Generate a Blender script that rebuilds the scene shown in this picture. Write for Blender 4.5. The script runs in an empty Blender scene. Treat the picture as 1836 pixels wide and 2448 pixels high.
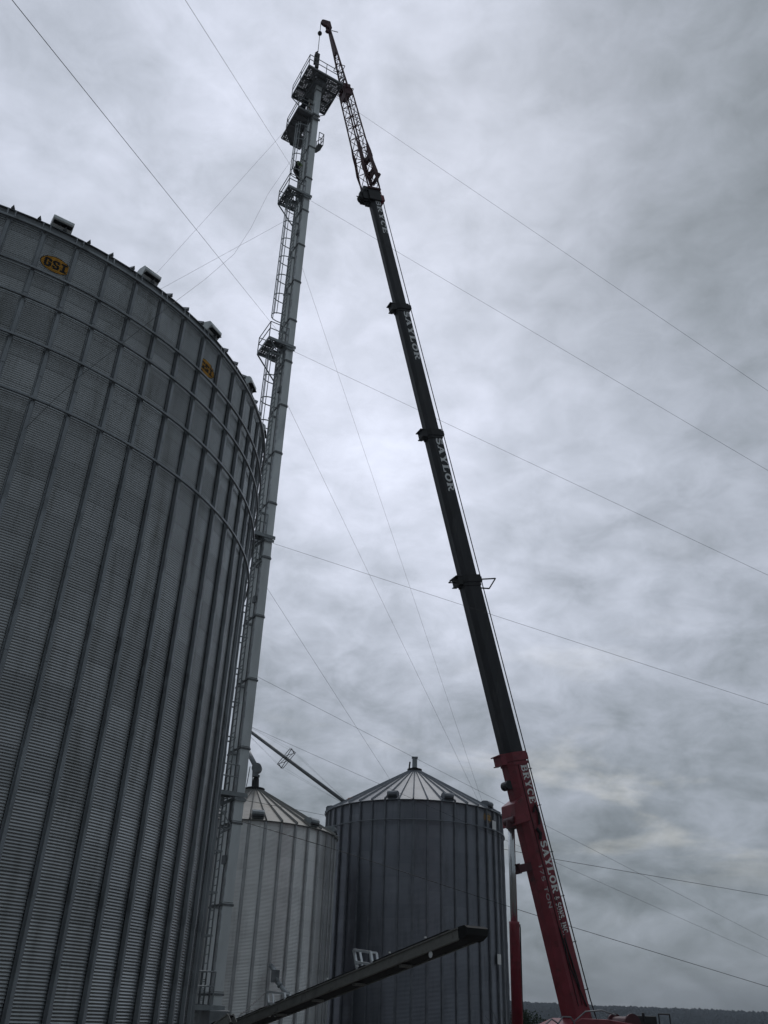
import bpy, math, random
import numpy as np
from mathutils import Vector, Matrix, noise
S = bpy.context.scene
HAZE = 0.00028
COL = S.collection
random.seed(7)
PI = math.pi
V = Vector

# ------------------------------------------------------------------ camera
EYE = V((0, 0, 1.6))
FPX, VPX, VPY = 2063.452, 1040.1 - 918.0, 1224.0 + 2264.16      # focal length and zenith point of the lens, in pixels
_up = V((VPX, VPY, FPX)).normalized()
_fw = (V((0, 0, 1)) - _up * _up.z).normalized()
_rt = V(_up.cross(_fw))
if _rt.x < 0: _rt = -_rt
RW = Matrix((_rt, _fw, _up))                                     # lens axes (right, up, forward) -> world
cd = bpy.data.cameras.new('camera'); cam = bpy.data.objects.new('camera', cd); COL.objects.link(cam)
cx, cy, cz = RW @ V((1, 0, 0)), RW @ V((0, 1, 0)), RW @ V((0, 0, -1))
cam.matrix_world = Matrix(((cx.x, cy.x, cz.x, EYE.x), (cx.y, cy.y, cz.y, EYE.y), (cx.z, cy.z, cz.z, EYE.z), (0, 0, 0, 1)))
cd.sensor_fit = 'HORIZONTAL'; cd.sensor_width = 36.0; cd.lens = FPX / 1836 * 36
cd.clip_start = 0.1; cd.clip_end = 20000
S.camera = cam
S.render.resolution_x, S.render.resolution_y = 768, 1024

def ray(px, py): return (RW @ V((px - 918.0, 1224.0 - py, FPX))).normalized()
def at(px, py, dist):                                            # survey helper: the point seen at a pixel, at a horizontal distance
    r = ray(px, py); return EYE + r * (dist / math.hypot(r.x, r.y))

# ------------------------------------------------------------------ world: overcast sky
SUN_EL, SUN_AZ = math.radians(54), math.radians(8)               # veiled sun in front of the lens
w = bpy.data.worlds.new('World'); S.world = w; w.use_nodes = True
nt = w.node_tree; nt.nodes.clear()
def N(t, **k):
    n = nt.nodes.new(t)
    for a, b in k.items(): setattr(n, a, b)
    return n
def L(a, b): nt.links.new(a, b)
def M(op, a, b=None, c=None, clamp=False):
    n = N('ShaderNodeMath', operation=op); n.use_clamp = clamp
    for i, v in enumerate((a, b, c)):
        if v is None: continue
        if isinstance(v, (int, float)): n.inputs[i].default_value = v
        else: L(v, n.inputs[i])
    return n.outputs[0]
def MR(v, a, b, c, d, smooth=True):
    n = N('ShaderNodeMapRange'); n.interpolation_type = 'SMOOTHSTEP' if smooth else 'LINEAR'
    L(v, n.inputs[0])
    for i, q in enumerate((a, b, c, d)): n.inputs[i + 1].default_value = q
    return n.outputs[0]
tc = N('ShaderNodeTexCoord'); DIR = tc.outputs['Generated']
sx = N('ShaderNodeSeparateXYZ'); L(DIR, sx.inputs[0])
zc = M('ADD', M('MAXIMUM', sx.outputs[2], 0.0), 0.20)
cb = N('ShaderNodeCombineXYZ'); L(M('DIVIDE', sx.outputs[0], zc), cb.inputs[0]); L(M('DIVIDE', sx.outputs[1], zc), cb.inputs[1])
def noise_tex(scale, detail, rough, dist, off=(0, 0, 0), stretch=(1, 1, 1)):
    mp = N('ShaderNodeMapping'); mp.inputs['Location'].default_value = off; mp.inputs['Scale'].default_value = stretch
    L(cb.outputs[0], mp.inputs[0])
    n = N('ShaderNodeTexNoise'); n.inputs['Scale'].default_value = scale; n.inputs['Detail'].default_value = detail
    n.inputs['Roughness'].default_value = rough; n.inputs['Distortion'].default_value = dist
    L(mp.outputs[0], n.inputs['Vector']); return n.outputs[0]
def dot(v):
    n = N('ShaderNodeVectorMath', operation='DOT_PRODUCT'); L(DIR, n.inputs[0]); n.inputs[1].default_value = v; return n.outputs['Value']
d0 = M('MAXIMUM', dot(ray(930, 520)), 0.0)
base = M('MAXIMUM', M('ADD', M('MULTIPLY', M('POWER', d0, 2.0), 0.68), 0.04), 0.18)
dk = M('POWER', M('MAXIMUM', dot(ray(1830, 420)), 0.0), 16.0)
base = M('MULTIPLY', base, M('SUBTRACT', 1.0, M('MULTIPLY', dk, 0.46)))
base = M('MULTIPLY', base, MR(sx.outputs[2], 0.0, 0.65, 0.70, 1.0))
dk2 = M('POWER', M('MAXIMUM', dot(ray(-50, 60)), 0.0), 14.0)
base = M('MULTIPLY', base, M('SUBTRACT', 1.0, M('MULTIPLY', dk2, 0.10)))
def dir_noise(scale, detail, rough, dist, off, flat):
    mp = N('ShaderNodeMapping'); mp.inputs['Location'].default_value = off; mp.inputs['Scale'].default_value = (1, 1, flat); L(DIR, mp.inputs[0])
    n = N('ShaderNodeTexNoise'); n.inputs['Scale'].default_value = scale; n.inputs['Detail'].default_value = detail
    n.inputs['Roughness'].default_value = rough; n.inputs['Distortion'].default_value = dist
    L(mp.outputs[0], n.inputs['Vector']); return n.outputs[0]
big = dir_noise(2.1, 6, 0.50, 0.3, (3.1, 1.7, 0.6), 1.25)
mid = dir_noise(4.4, 10, 0.57, 0.35, (0.3, 5.2, 1.1), 1.5)
fine = dir_noise(15.0, 8, 0.6, 0.35, (7.7, 2.2, 0.4), 1.8)
low = MR(sx.outputs[2], 0.05, 0.70, 1.50, 0.62)                   # cloud relief is stronger low down
cl = M('ADD', M('ADD', M('MULTIPLY', M('SUBTRACT', big, 0.5), 0.95), M('MULTIPLY', M('SUBTRACT', mid, 0.5), M('MULTIPLY', low, 0.95))),
       M('MULTIPLY', M('SUBTRACT', fine, 0.5), M('MULTIPLY', low, 1.00)))
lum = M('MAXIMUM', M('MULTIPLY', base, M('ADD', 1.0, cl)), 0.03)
gap = M('MULTIPLY', MR(noise_tex(1.6, 6, 0.55, 0.4, (1.0, 9.0, 0), (1.0, 1.5, 1)), 0.54, 0.70, 0, 1), MR(sx.outputs[2], 0.07, 0.22, 0, 1))
gap = M('MULTIPLY', gap, MR(sx.outputs[2], 0.3, 0.55, 1, 0))
gap = M('MULTIPLY', gap, M('POWER', M('MAXIMUM', dot(ray(1560, 2080)), 0.0), 14.0))
crp = N('ShaderNodeValToRGB'); e = crp.color_ramp.elements
e[0].position = 0.08; e[0].color = (0.85, 0.99, 1.06, 1); e[1].position = 0.75; e[1].color = (0.885, 0.935, 1.09, 1)
m_ = e.new(0.40); m_.color = (0.865, 0.945, 1.085, 1)
L(lum, crp.inputs[0])
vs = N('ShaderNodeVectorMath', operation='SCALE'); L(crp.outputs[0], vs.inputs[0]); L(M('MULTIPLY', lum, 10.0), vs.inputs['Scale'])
warm = N('ShaderNodeVectorMath', operation='SCALE'); warm.inputs[0].default_value = (1.0, 0.90, 0.70); L(M('MULTIPLY', gap, 1.7), warm.inputs['Scale'])
add = N('ShaderNodeVectorMath', operation='ADD'); L(vs.outputs[0], add.inputs[0]); L(warm.outputs[0], add.inputs[1])
sky = N('ShaderNodeTexSky'); sky.sky_type = 'NISHITA'; sky.sun_disc = False
sky.sun_elevation = SUN_EL; sky.sun_rotation = SUN_AZ
mx = N('ShaderNodeMix'); mx.data_type = 'RGBA'; mx.inputs[0].default_value = 0.97
L(sky.outputs[0], mx.inputs[6]); L(add.outputs[0], mx.inputs[7])
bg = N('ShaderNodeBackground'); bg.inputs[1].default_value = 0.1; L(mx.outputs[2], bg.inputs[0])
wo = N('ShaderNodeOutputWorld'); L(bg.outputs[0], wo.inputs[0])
# ------------------------------------------------------------------ veiled sun
sd = bpy.data.lights.new('sun', 'SUN'); sd.energy = 0.5; sd.angle = math.radians(28); sd.color = (1.0, 0.97, 0.93)
sun = bpy.data.objects.new('sun', sd); COL.objects.link(sun)
sv = V((math.sin(SUN_AZ) * math.cos(SUN_EL), math.cos(SUN_AZ) * math.cos(SUN_EL), math.sin(SUN_EL)))
sun.location = sv * 300; sun.rotation_euler = sv.to_track_quat('Z', 'Y').to_euler()
S.view_settings.view_transform = 'Standard'; S.view_settings.look = 'None'
S.view_settings.exposure = 0.22; S.view_settings.gamma = 1; S.view_settings.use_curve_mapping = False

# ------------------------------------------------------------------ materials
def mat(name, col, rough=0.5, metal=0.0, var=0.15, vscale=3.0, dirt=None, dscale=0.8, bump=0.0, stretch=(1, 1, 1), spec=0.5):
    m = bpy.data.materials.new(name); m.use_nodes = True; t = m.node_tree; b = t.nodes['Principled BSDF']
    b.inputs['Roughness'].default_value = rough; b.inputs['Metallic'].default_value = metal
    b.inputs['Specular IOR Level'].default_value = spec
    c = t.nodes.new('ShaderNodeTexCoord'); mp = t.nodes.new('ShaderNodeMapping'); mp.inputs['Scale'].default_value = stretch
    t.links.new(c.outputs['Object'], mp.inputs[0])
    n = t.nodes.new('ShaderNodeTexNoise'); n.inputs['Scale'].default_value = vscale; n.inputs['Detail'].default_value = 6
    t.links.new(mp.outputs[0], n.inputs['Vector'])
    r = t.nodes.new('ShaderNodeValToRGB'); r.color_ramp.elements[0].position = 0.3; r.color_ramp.elements[1].position = 0.7
    r.color_ramp.elements[0].color = tuple(x * (1 - var) for x in col) + (1,); r.color_ramp.elements[1].color = tuple(min(1, x * (1 + var)) for x in col) + (1,)
    t.links.new(n.outputs[0], r.inputs[0]); out = r.outputs[0]
    if dirt:
        n2 = t.nodes.new('ShaderNodeTexNoise'); n2.inputs['Scale'].default_value = dscale; n2.inputs['Detail'].default_value = 9; n2.inputs['Roughness'].default_value = 0.65
        t.links.new(mp.outputs[0], n2.inputs['Vector'])
        r2 = t.nodes.new('ShaderNodeValToRGB'); r2.color_ramp.elements[0].position = 0.55; r2.color_ramp.elements[1].position = 0.72
        t.links.new(n2.outputs[0], r2.inputs[0])
        mi = t.nodes.new('ShaderNodeMix'); mi.data_type = 'RGBA'; t.links.new(r2.outputs[0], mi.inputs[0]); t.links.new(out, mi.inputs[6])
        mi.inputs[7].default_value = dirt + (1,); out = mi.outputs[2]
    t.links.new(out, b.inputs['Base Color'])
    if bump:
        bn = t.nodes.new('ShaderNodeBump'); bn.inputs['Strength'].default_value = bump; bn.inputs['Distance'].default_value = 0.02
        t.links.new(n.outputs[0], bn.inputs['Height']); t.links.new(bn.outputs[0], b.inputs['Normal'])
    return m
def wall_mat(name, col, rough, metal, th0, panel, ringh, var=0.16, dirt=(0.10, 0.10, 0.085), damt=0.5, seam_k=0.45):
    """galvanised corrugated sheets: every sheet its own tone, bolted seams, vertical run-off stains"""
    m = bpy.data.materials.new(name); m.use_nodes = True; t = m.node_tree; b = t.nodes['Principled BSDF']
    b.inputs['Roughness'].default_value = rough; b.inputs['Metallic'].default_value = metal
    def n_(k, **kw):
        n = t.nodes.new(k)
        for a, q in kw.items(): setattr(n, a, q)
        return n
    def mm(op, a, bb=None, c=None):
        n = n_('ShaderNodeMath', operation=op)
        for i, v in enumerate((a, bb, c)):
            if v is None: continue
            if isinstance(v, (int, float)): n.inputs[i].default_value = v
            else: t.links.new(v, n.inputs[i])
        return n.outputs[0]
    c = n_('ShaderNodeTexCoord'); s = n_('ShaderNodeSeparateXYZ'); t.links.new(c.outputs['Object'], s.inputs[0])
    an = mm('ARCTAN2', s.outputs[1], s.outputs[0])
    row = mm('DIVIDE', s.outputs[2], ringh); rf = mm('FLOOR', row)
    u = mm('ADD', mm('DIVIDE', mm('SUBTRACT', an, th0), panel), mm('MULTIPLY', mm('MODULO', rf, 2.0), 0.3333)); uf = mm('FLOOR', u)
    cv = n_('ShaderNodeCombineXYZ'); t.links.new(uf, cv.inputs[0]); t.links.new(rf, cv.inputs[1])
    wn = n_('ShaderNodeTexWhiteNoise', noise_dimensions='2D'); t.links.new(cv.outputs[0], wn.inputs['Vector'])
    seamz = mm('LESS_THAN', mm('FRACT', row), 0.05)
    bolt = mm('LESS_THAN', mm('FRACT', mm('MULTIPLY', u, 40.0)), 0.42)
    seamu = mm('LESS_THAN', mm('FRACT', u), 0.008)
    seam = mm('MAXIMUM', mm('MULTIPLY', seamz, mm('MULTIPLY_ADD', bolt, 0.5, 0.25)), mm('MULTIPLY', seamu, 0.7))
    mp = n_('ShaderNodeMapping'); mp.inputs['Scale'].default_value = (1.3, 1.3, 0.16); t.links.new(c.outputs['Object'], mp.inputs[0])
    st = n_('ShaderNodeTexNoise'); st.inputs['Scale'].default_value = 1.6; st.inputs['Detail'].default_value = 8; st.inputs['Roughness'].default_value = 0.62
    t.links.new(mp.outputs[0], st.inputs['Vector'])
    bl = n_('ShaderNodeTexNoise'); bl.inputs['Scale'].default_value = 0.7; bl.inputs['Detail'].default_value = 5; t.links.new(c.outputs['Object'], bl.inputs['Vector'])
    k = mm('ADD', 1 - var * 0.5, mm('MULTIPLY', wn.outputs[0], var))
    k = mm('MULTIPLY', k, mm('ADD', 0.80, mm('MULTIPLY', bl.outputs[0], 0.4)))
    k = mm('MULTIPLY', k, mm('SUBTRACT', 1.0, mm('MULTIPLY', seam, seam_k)))
    vs = n_('ShaderNodeVectorMath', operation='SCALE'); vs.inputs[0].default_value = col; t.links.new(k, vs.inputs['Scale'])
    r2 = n_('ShaderNodeValToRGB'); r2.color_ramp.elements[0].position = 0.52; r2.color_ramp.elements[1].position = 0.78; r2.color_ramp.elements[1].color = (damt, damt, damt, 1)
    t.links.new(st.outputs[0], r2.inputs[0])
    mi = n_('ShaderNodeMix'); mi.data_type = 'RGBA'; t.links.new(r2.outputs[0], mi.inputs[0]); t.links.new(vs.outputs[0], mi.inputs[6]); mi.inputs[7].default_value = dirt + (1,)
    t.links.new(mi.outputs[2], b.inputs['Base Color'])
    return m
ZINC = (0.335, 0.365, 0.385)
M_STIFF = mat('weathered_zinc', (0.30, 0.32, 0.34), 0.45, 0.5, 0.22, 1.2, (0.15, 0.16, 0.17), 2.0, stretch=(1, 1, 0.5))
M_ZINC = mat('galvanised_steel', ZINC, 0.45, 0.4, 0.16, 2.0, (0.22, 0.25, 0.27), 1.2, stretch=(1, 1, 0.35))
M_ZINCD = mat('dull_galvanised_steel', (0.22, 0.235, 0.25), 0.5, 0.4, 0.2, 3.0)
M_ROOF = mat('roof_zinc', (0.22, 0.24, 0.27), 0.5, 0.2, 0.12, 1.0, (0.16, 0.18, 0.21), 0.8)
M_ROOFO = mat('stained_roof_zinc', (0.22, 0.22, 0.21), 0.55, 0.2, 0.14, 1.2, (0.12, 0.10, 0.07), 0.9)
M_NEW = mat('new_galvanised_steel', (0.74, 0.77, 0.78), 0.42, 0.3, 0.14, 1.3, (0.50, 0.54, 0.56), 1.0, stretch=(1, 1, 0.3))
M_SHINY = mat('bright_seam_zinc', (0.72, 0.75, 0.77), 0.35, 0.4, 0.2, 3.0, (0.40, 0.43, 0.45), 2.2)
M_RAIL = mat('rail_steel', (0.32, 0.345, 0.36), 0.5, 0.4, 0.15, 4)
M_GRATE = mat('grating_steel', (0.19, 0.20, 0.21), 0.55, 0.3, 0.2, 4)
M_WIRE = mat('steel_wire', (0.03, 0.032, 0.035), 0.6, 0.0, 0.1, 1)
M_RED = mat('crane_red_paint', (0.25, 0.032, 0.048), 0.40, 0.0, 0.22, 1.5, (0.10, 0.022, 0.026), 2.0)
M_REDD = mat('dark_red_paint', (0.075, 0.014, 0.021), 0.5, 0.0, 0.2, 2.0)
M_BLACK = mat('boom_black_paint', (0.020, 0.020, 0.025), 0.45, 0.0, 0.35, 2.5, (0.050, 0.050, 0.050), 2.2, stretch=(1, 1, 0.22))
M_BLK = mat('black_steel', (0.013, 0.013, 0.015), 0.5, 0.0, 0.3, 5)
M_CHROME = mat('chrome_rod', (0.62, 0.64, 0.66), 0.18, 0.9, 0.03, 2)
M_WHITE = mat('white_lettering', (0.90, 0.90, 0.89), 0.5, 0.0, 0.05, 4)
M_GREYW = mat('faded_grey_lettering', (0.92, 0.93, 0.94), 0.5, 0.0, 0.05, 4)
M_TON = mat('thin_grey_lettering', (0.50, 0.46, 0.47), 0.5, 0.0, 0.05, 4)
M_YEL = mat('faded_yellow_paint', (0.72, 0.38, 0.05), 0.55, 0.0, 0.22, 6)
M_INK = mat('sign_black_paint', (0.018, 0.02, 0.026), 0.5, 0.0, 0.1, 4)
M_RUST = mat('rusty_steel', (0.20, 0.075, 0.04), 0.8, 0.0, 0.3, 6, (0.09, 0.045, 0.03), 3)
M_CONV = mat('grimy_conveyor_paint', (0.27, 0.265, 0.25), 0.65, 0.1, 0.25, 3, (0.09, 0.085, 0.075), 3.0)
M_RUBBER = mat('black_rubber', (0.014, 0.014, 0.015), 0.8, 0, 0.2, 5)
M_DARKIN = mat('dark_mouth_shade', (0.02, 0.021, 0.024), 0.8, 0, 0.1, 5)
M_GRAVEL = mat('gravel', (0.10, 0.095, 0.088), 0.9, 0, 0.3, 4, (0.06, 0.058, 0.052), 0.4, 0.4)
M_FOREST = mat('wooded_hill', (0.018, 0.030, 0.033), 0.9, 0, 0.35, 0.02, spec=0.1)
M_LEAF = mat('leaf', (0.05, 0.075, 0.04), 0.8, 0, 0.3, 1.0, spec=0.2)
M_BARK = mat('bark', (0.07, 0.06, 0.05), 0.9, 0, 0.3, 4)
M_CLOTH = mat('dark_navy_cloth', (0.016, 0.019, 0.026), 0.9, 0, 0.3, 6, spec=0.15)
M_TROUS = mat('black_work_trousers', (0.014, 0.014, 0.018), 0.9, 0, 0.3, 6, spec=0.15)
M_HIVIS = mat('hi_vis_green', (0.28, 0.42, 0.16), 0.8, 0, 0.15, 6)
M_REFL = mat('reflective_tape', (0.60, 0.64, 0.62), 0.4, 0.2, 0.1, 6)
M_HELM = mat('dark_green_hard_hat', (0.04, 0.07, 0.045), 0.45, 0, 0.1, 3)
M_SKIN = mat('skin', (0.36, 0.21, 0.15), 0.6, 0, 0.08, 6)
M_GLASS = mat('cab_glass', (0.03, 0.035, 0.04), 0.1, 0, 0.05, 2)

# ------------------------------------------------------------------ mesh builder
class MB:
    def __init__(s): s.v = []; s.f = []; s.mi = []
    def add(s, vs, fs, mi=0):
        o = len(s.v); s.v += [tuple(p) for p in vs]; s.f += [tuple(i + o for i in f) for f in fs]; s.mi += [mi] * len(fs); return s
    def frame_box(s, c, ax, ay, az, sx, sy, sz, mi=0):
        c = V(c); ax, ay, az = V(ax) * sx / 2, V(ay) * sy / 2, V(az) * sz / 2
        vs = [c + ax * i + ay * j + az * k for k in (-1, 1) for j in (-1, 1) for i in (-1, 1)]
        return s.add(vs, [(0, 2, 3, 1), (4, 5, 7, 6), (0, 1, 5, 4), (2, 6, 7, 3), (0, 4, 6, 2), (1, 3, 7, 5)], mi)
    def box(s, c, sx, sy, sz, mi=0): return s.frame_box(c, (1, 0, 0), (0, 1, 0), (0, 0, 1), sx, sy, sz, mi)
    def bar(s, p, q, wd, h=None, up=(0, 0, 1), mi=0):
        p, q = V(p), V(q); d = q - p; l = d.length
        if l < 1e-6: return s
        d.normalize(); u = V(up)
        if abs(d.dot(u)) > 0.97: u = V((0.37, 0.93, 0))
        sd = d.cross(u).normalized(); u = sd.cross(d)
        return s.frame_box((p + q) / 2, d, sd, u, l, wd, h or wd, mi)
    def tube(s, pts, r, n=8, cap=True, mi=0):
        pts = [V(p) for p in pts]; rr = r if isinstance(r, (list, tuple)) else [r] * len(pts); rings = []; ref = None
        for i, p in enumerate(pts):
            d = (pts[min(i + 1, len(pts) - 1)] - pts[max(i - 1, 0)]).normalized()
            if ref is None:
                ref = V((0, 0, 1)) if abs(d.z) < 0.9 else V((1, 0, 0))
            a = (ref - d * ref.dot(d)).normalized(); ref = a; b = d.cross(a)
            rings.append([p + (a * math.cos(2 * PI * k / n) + b * math.sin(2 * PI * k / n)) * rr[i] for k in range(n)])
        fs = []
        for i in range(len(pts) - 1):
            for k in range(n): fs.append((i * n + k, i * n + (k + 1) % n, (i + 1) * n + (k + 1) % n, (i + 1) * n + k))
        if cap: fs.append(tuple(range(n - 1, -1, -1))); fs.append(tuple((len(pts) - 1) * n + k for k in range(n)))
        return s.add([p for r_ in rings for p in r_], fs, mi)
    def lathe(s, prof, c=(0, 0, 0), n=32, mi=0, a0=0.0, a1=2 * PI, close=True):
        full = abs(a1 - a0 - 2 * PI) < 1e-6; m = n if full else n + 1; vs = []; c = V(c)
        for r, z in prof:
            for k in range(m):
                a = a0 + (a1 - a0) * k / n; vs.append(c + V((r * math.cos(a), r * math.sin(a), z)))
        fs = []
        for i in range(len(prof) - 1):
            for k in range(n):
                k2 = (k + 1) % m; fs.append((i * m + k, i * m + k2, (i + 1) * m + k2, (i + 1) * m + k))
        return s.add(vs, fs, mi)
    def prism(s, poly, o, ax, ay, az, h, mi=0):                     # polygon in (ax, ay), extruded along az by h, centred
        o, ax, ay, az = V(o), V(ax), V(ay), V(az); n = len(poly)
        vs = [o + ax * x + ay * y - az * h / 2 for x, y in poly] + [o + ax * x + ay * y + az * h / 2 for x, y in poly]
        return s.add(vs, [tuple(range(n - 1, -1, -1)), tuple(range(n, 2 * n))] + [(i, (i + 1) % n, n + (i + 1) % n, n + i) for i in range(n)], mi)
    def loft(s, rings, mi=0, cap=True):
        n = len(rings[0]); fs = []
        for i in range(len(rings) - 1):
            for k in range(n): fs.append((i * n + k, i * n + (k + 1) % n, (i + 1) * n + (k + 1) % n, (i + 1) * n + k))
        if cap: fs.append(tuple(range(n - 1, -1, -1))); fs.append(tuple((len(rings) - 1) * n + k for k in range(n)))
        return s.add([p for r in rings for p in r], fs, mi)
    def build(s, name, m, parent=None, smooth=False, bevel=0, origin=None):
        me = bpy.data.meshes.new(name); vs = s.v
        inv = None
        o = bpy.data.objects.new(name, me)
        org = V(origin) if origin is not None else V((0, 0, 0))
        if parent is not None: base = root_loc(parent)
        else: base = V((0, 0, 0))
        me.from_pydata([tuple(V(p) - org) for p in vs], [], s.f)
        for mm in (m if isinstance(m, (list, tuple)) else [m]): me.materials.append(mm)
        if any(s.mi): me.polygons.foreach_set('material_index', s.mi)
        if smooth: me.polygons.foreach_set('use_smooth', [True] * len(s.f))
        COL.objects.link(o)
        if parent is not None: o.parent = parent; o.location = org - base
        else: o.location = org
        if bevel:
            b = o.modifiers.new('bevel', 'BEVEL'); b.width = bevel; b.segments = 2; b.limit_method = 'ANGLE'
        me.update(); return o
def root_loc(o):
    p = V((0, 0, 0))
    while o is not None: p = p + V(o.location); o = o.parent
    return p
def tag(o, label=None, cat=None, group=None, kind=None):
    if label: o['label'] = label
    if cat: o['category'] = cat
    if group: o['group'] = group
    if kind: o['kind'] = kind
    return o
def thing(name, label, cat, loc, group=None):
    o = bpy.data.objects.new(name, None); COL.objects.link(o); o.location = loc; o.empty_display_size = 0.5
    return tag(o, label, cat, group)
def copy_part(o, parent, rotz=None, loc=None, label=None):
    c = o.copy(); COL.objects.link(c); c.parent = parent
    if rotz is not None: c.rotation_euler = (0, 0, rotz)
    if loc is not None: c.location = loc
    for ch in list(o.children):
        d = ch.copy(); COL.objects.link(d); d.parent = c
    return c

# ------------------------------------------------------------------ ground, hills
g = MB(); g.add([(-2500, -2500, 0), (2500, -2500, 0), (2500, 2500, 0), (-2500, 2500, 0)], [(0, 1, 2, 3)])
tag(g.build('ground', M_GRAVEL), kind='structure')
def ridge_h(az):                                                  # elevation of the wooded skyline by azimuth (radians to the right)
    t = az
    return 0.0180 - 0.0016 * max(0, (t - 0.10) / 0.25) ** 1.6 + 0.0012 * math.sin(9 * t + 1) + 0.0006 * math.sin(23 * t)
NA, NR = 240, 14
hv = []; hf = []
for i in range(NA + 1):
    a = -1.0 + 2.0 * i / NA
    for j in range(NR + 1):
        d = 600 + 1000 * j / NR; hh = ridge_h(a) * 1300
        k = min(1.0, max(0.0, (d - 700) / 600)); k = k * k * (3 - 2 * k)
        z = hh * k + (noise.noise(V((d * math.sin(a) * 0.01, d * math.cos(a) * 0.01, 3))) * 5) * k - 0.3
        if d > 1300: z -= (d - 1300) * 0.03
        hv.append((d * math.sin(a), d * math.cos(a), z))
for i in range(NA):
    for j in range(NR): q = i * (NR + 1) + j; hf.append((q, q + NR + 1, q + NR + 2, q + 1))
hb = MB().add(hv, hf); tag(hb.build('hills', M_FOREST, smooth=True), kind='structure')
fb = MB(); rng = random.Random(3)
oct_ = [(0, 0, 1), (1, 0, 0.15), (0.35, 0.9, 0.25), (-0.8, 0.6, 0.1), (-0.85, -0.55, 0.2), (0.3, -0.95, 0.12), (0, 0, -0.9), (0.5, 0.4, 0.75), (-0.5, 0.3, 0.7), (0.1, -0.6, 0.72)]
of_ = [(0, 7, 8), (0, 8, 9), (0, 9, 7), (7, 1, 2), (7, 2, 8), (8, 2, 3), (8, 3, 4), (8, 4, 9), (9, 4, 5), (9, 5, 1), (9, 1, 7), (6, 2, 1), (6, 3, 2), (6, 4, 3), (6, 5, 4), (6, 1, 5)]
for i in range(17000):
    a = rng.uniform(0.08, 0.47) if i < 8000 else rng.uniform(-0.62, 0.75); d = 1310 - 620 * rng.random() ** 1.7
    k = min(1.0, max(0.0, (d - 700) / 600)); k = k * k * (3 - 2 * k)
    z = ridge_h(a) * 1300 * k; r = rng.uniform(2.2, 4.2); rz = rng.random() * 6.28; cc, ss = math.cos(rz), math.sin(rz)
    h = r * rng.uniform(0.7, 1.5)
    fb.add([((d * math.sin(a)) + (x * cc - y * ss) * r, d * math.cos(a) + (x * ss + y * cc) * r, z + h * 0.25 + zz * h) for x, y, zz in oct_], of_)
tag(fb.build('forest', M_FOREST), 'dark wooded canopy covering the far hillside', 'forest', kind='stuff')

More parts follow.
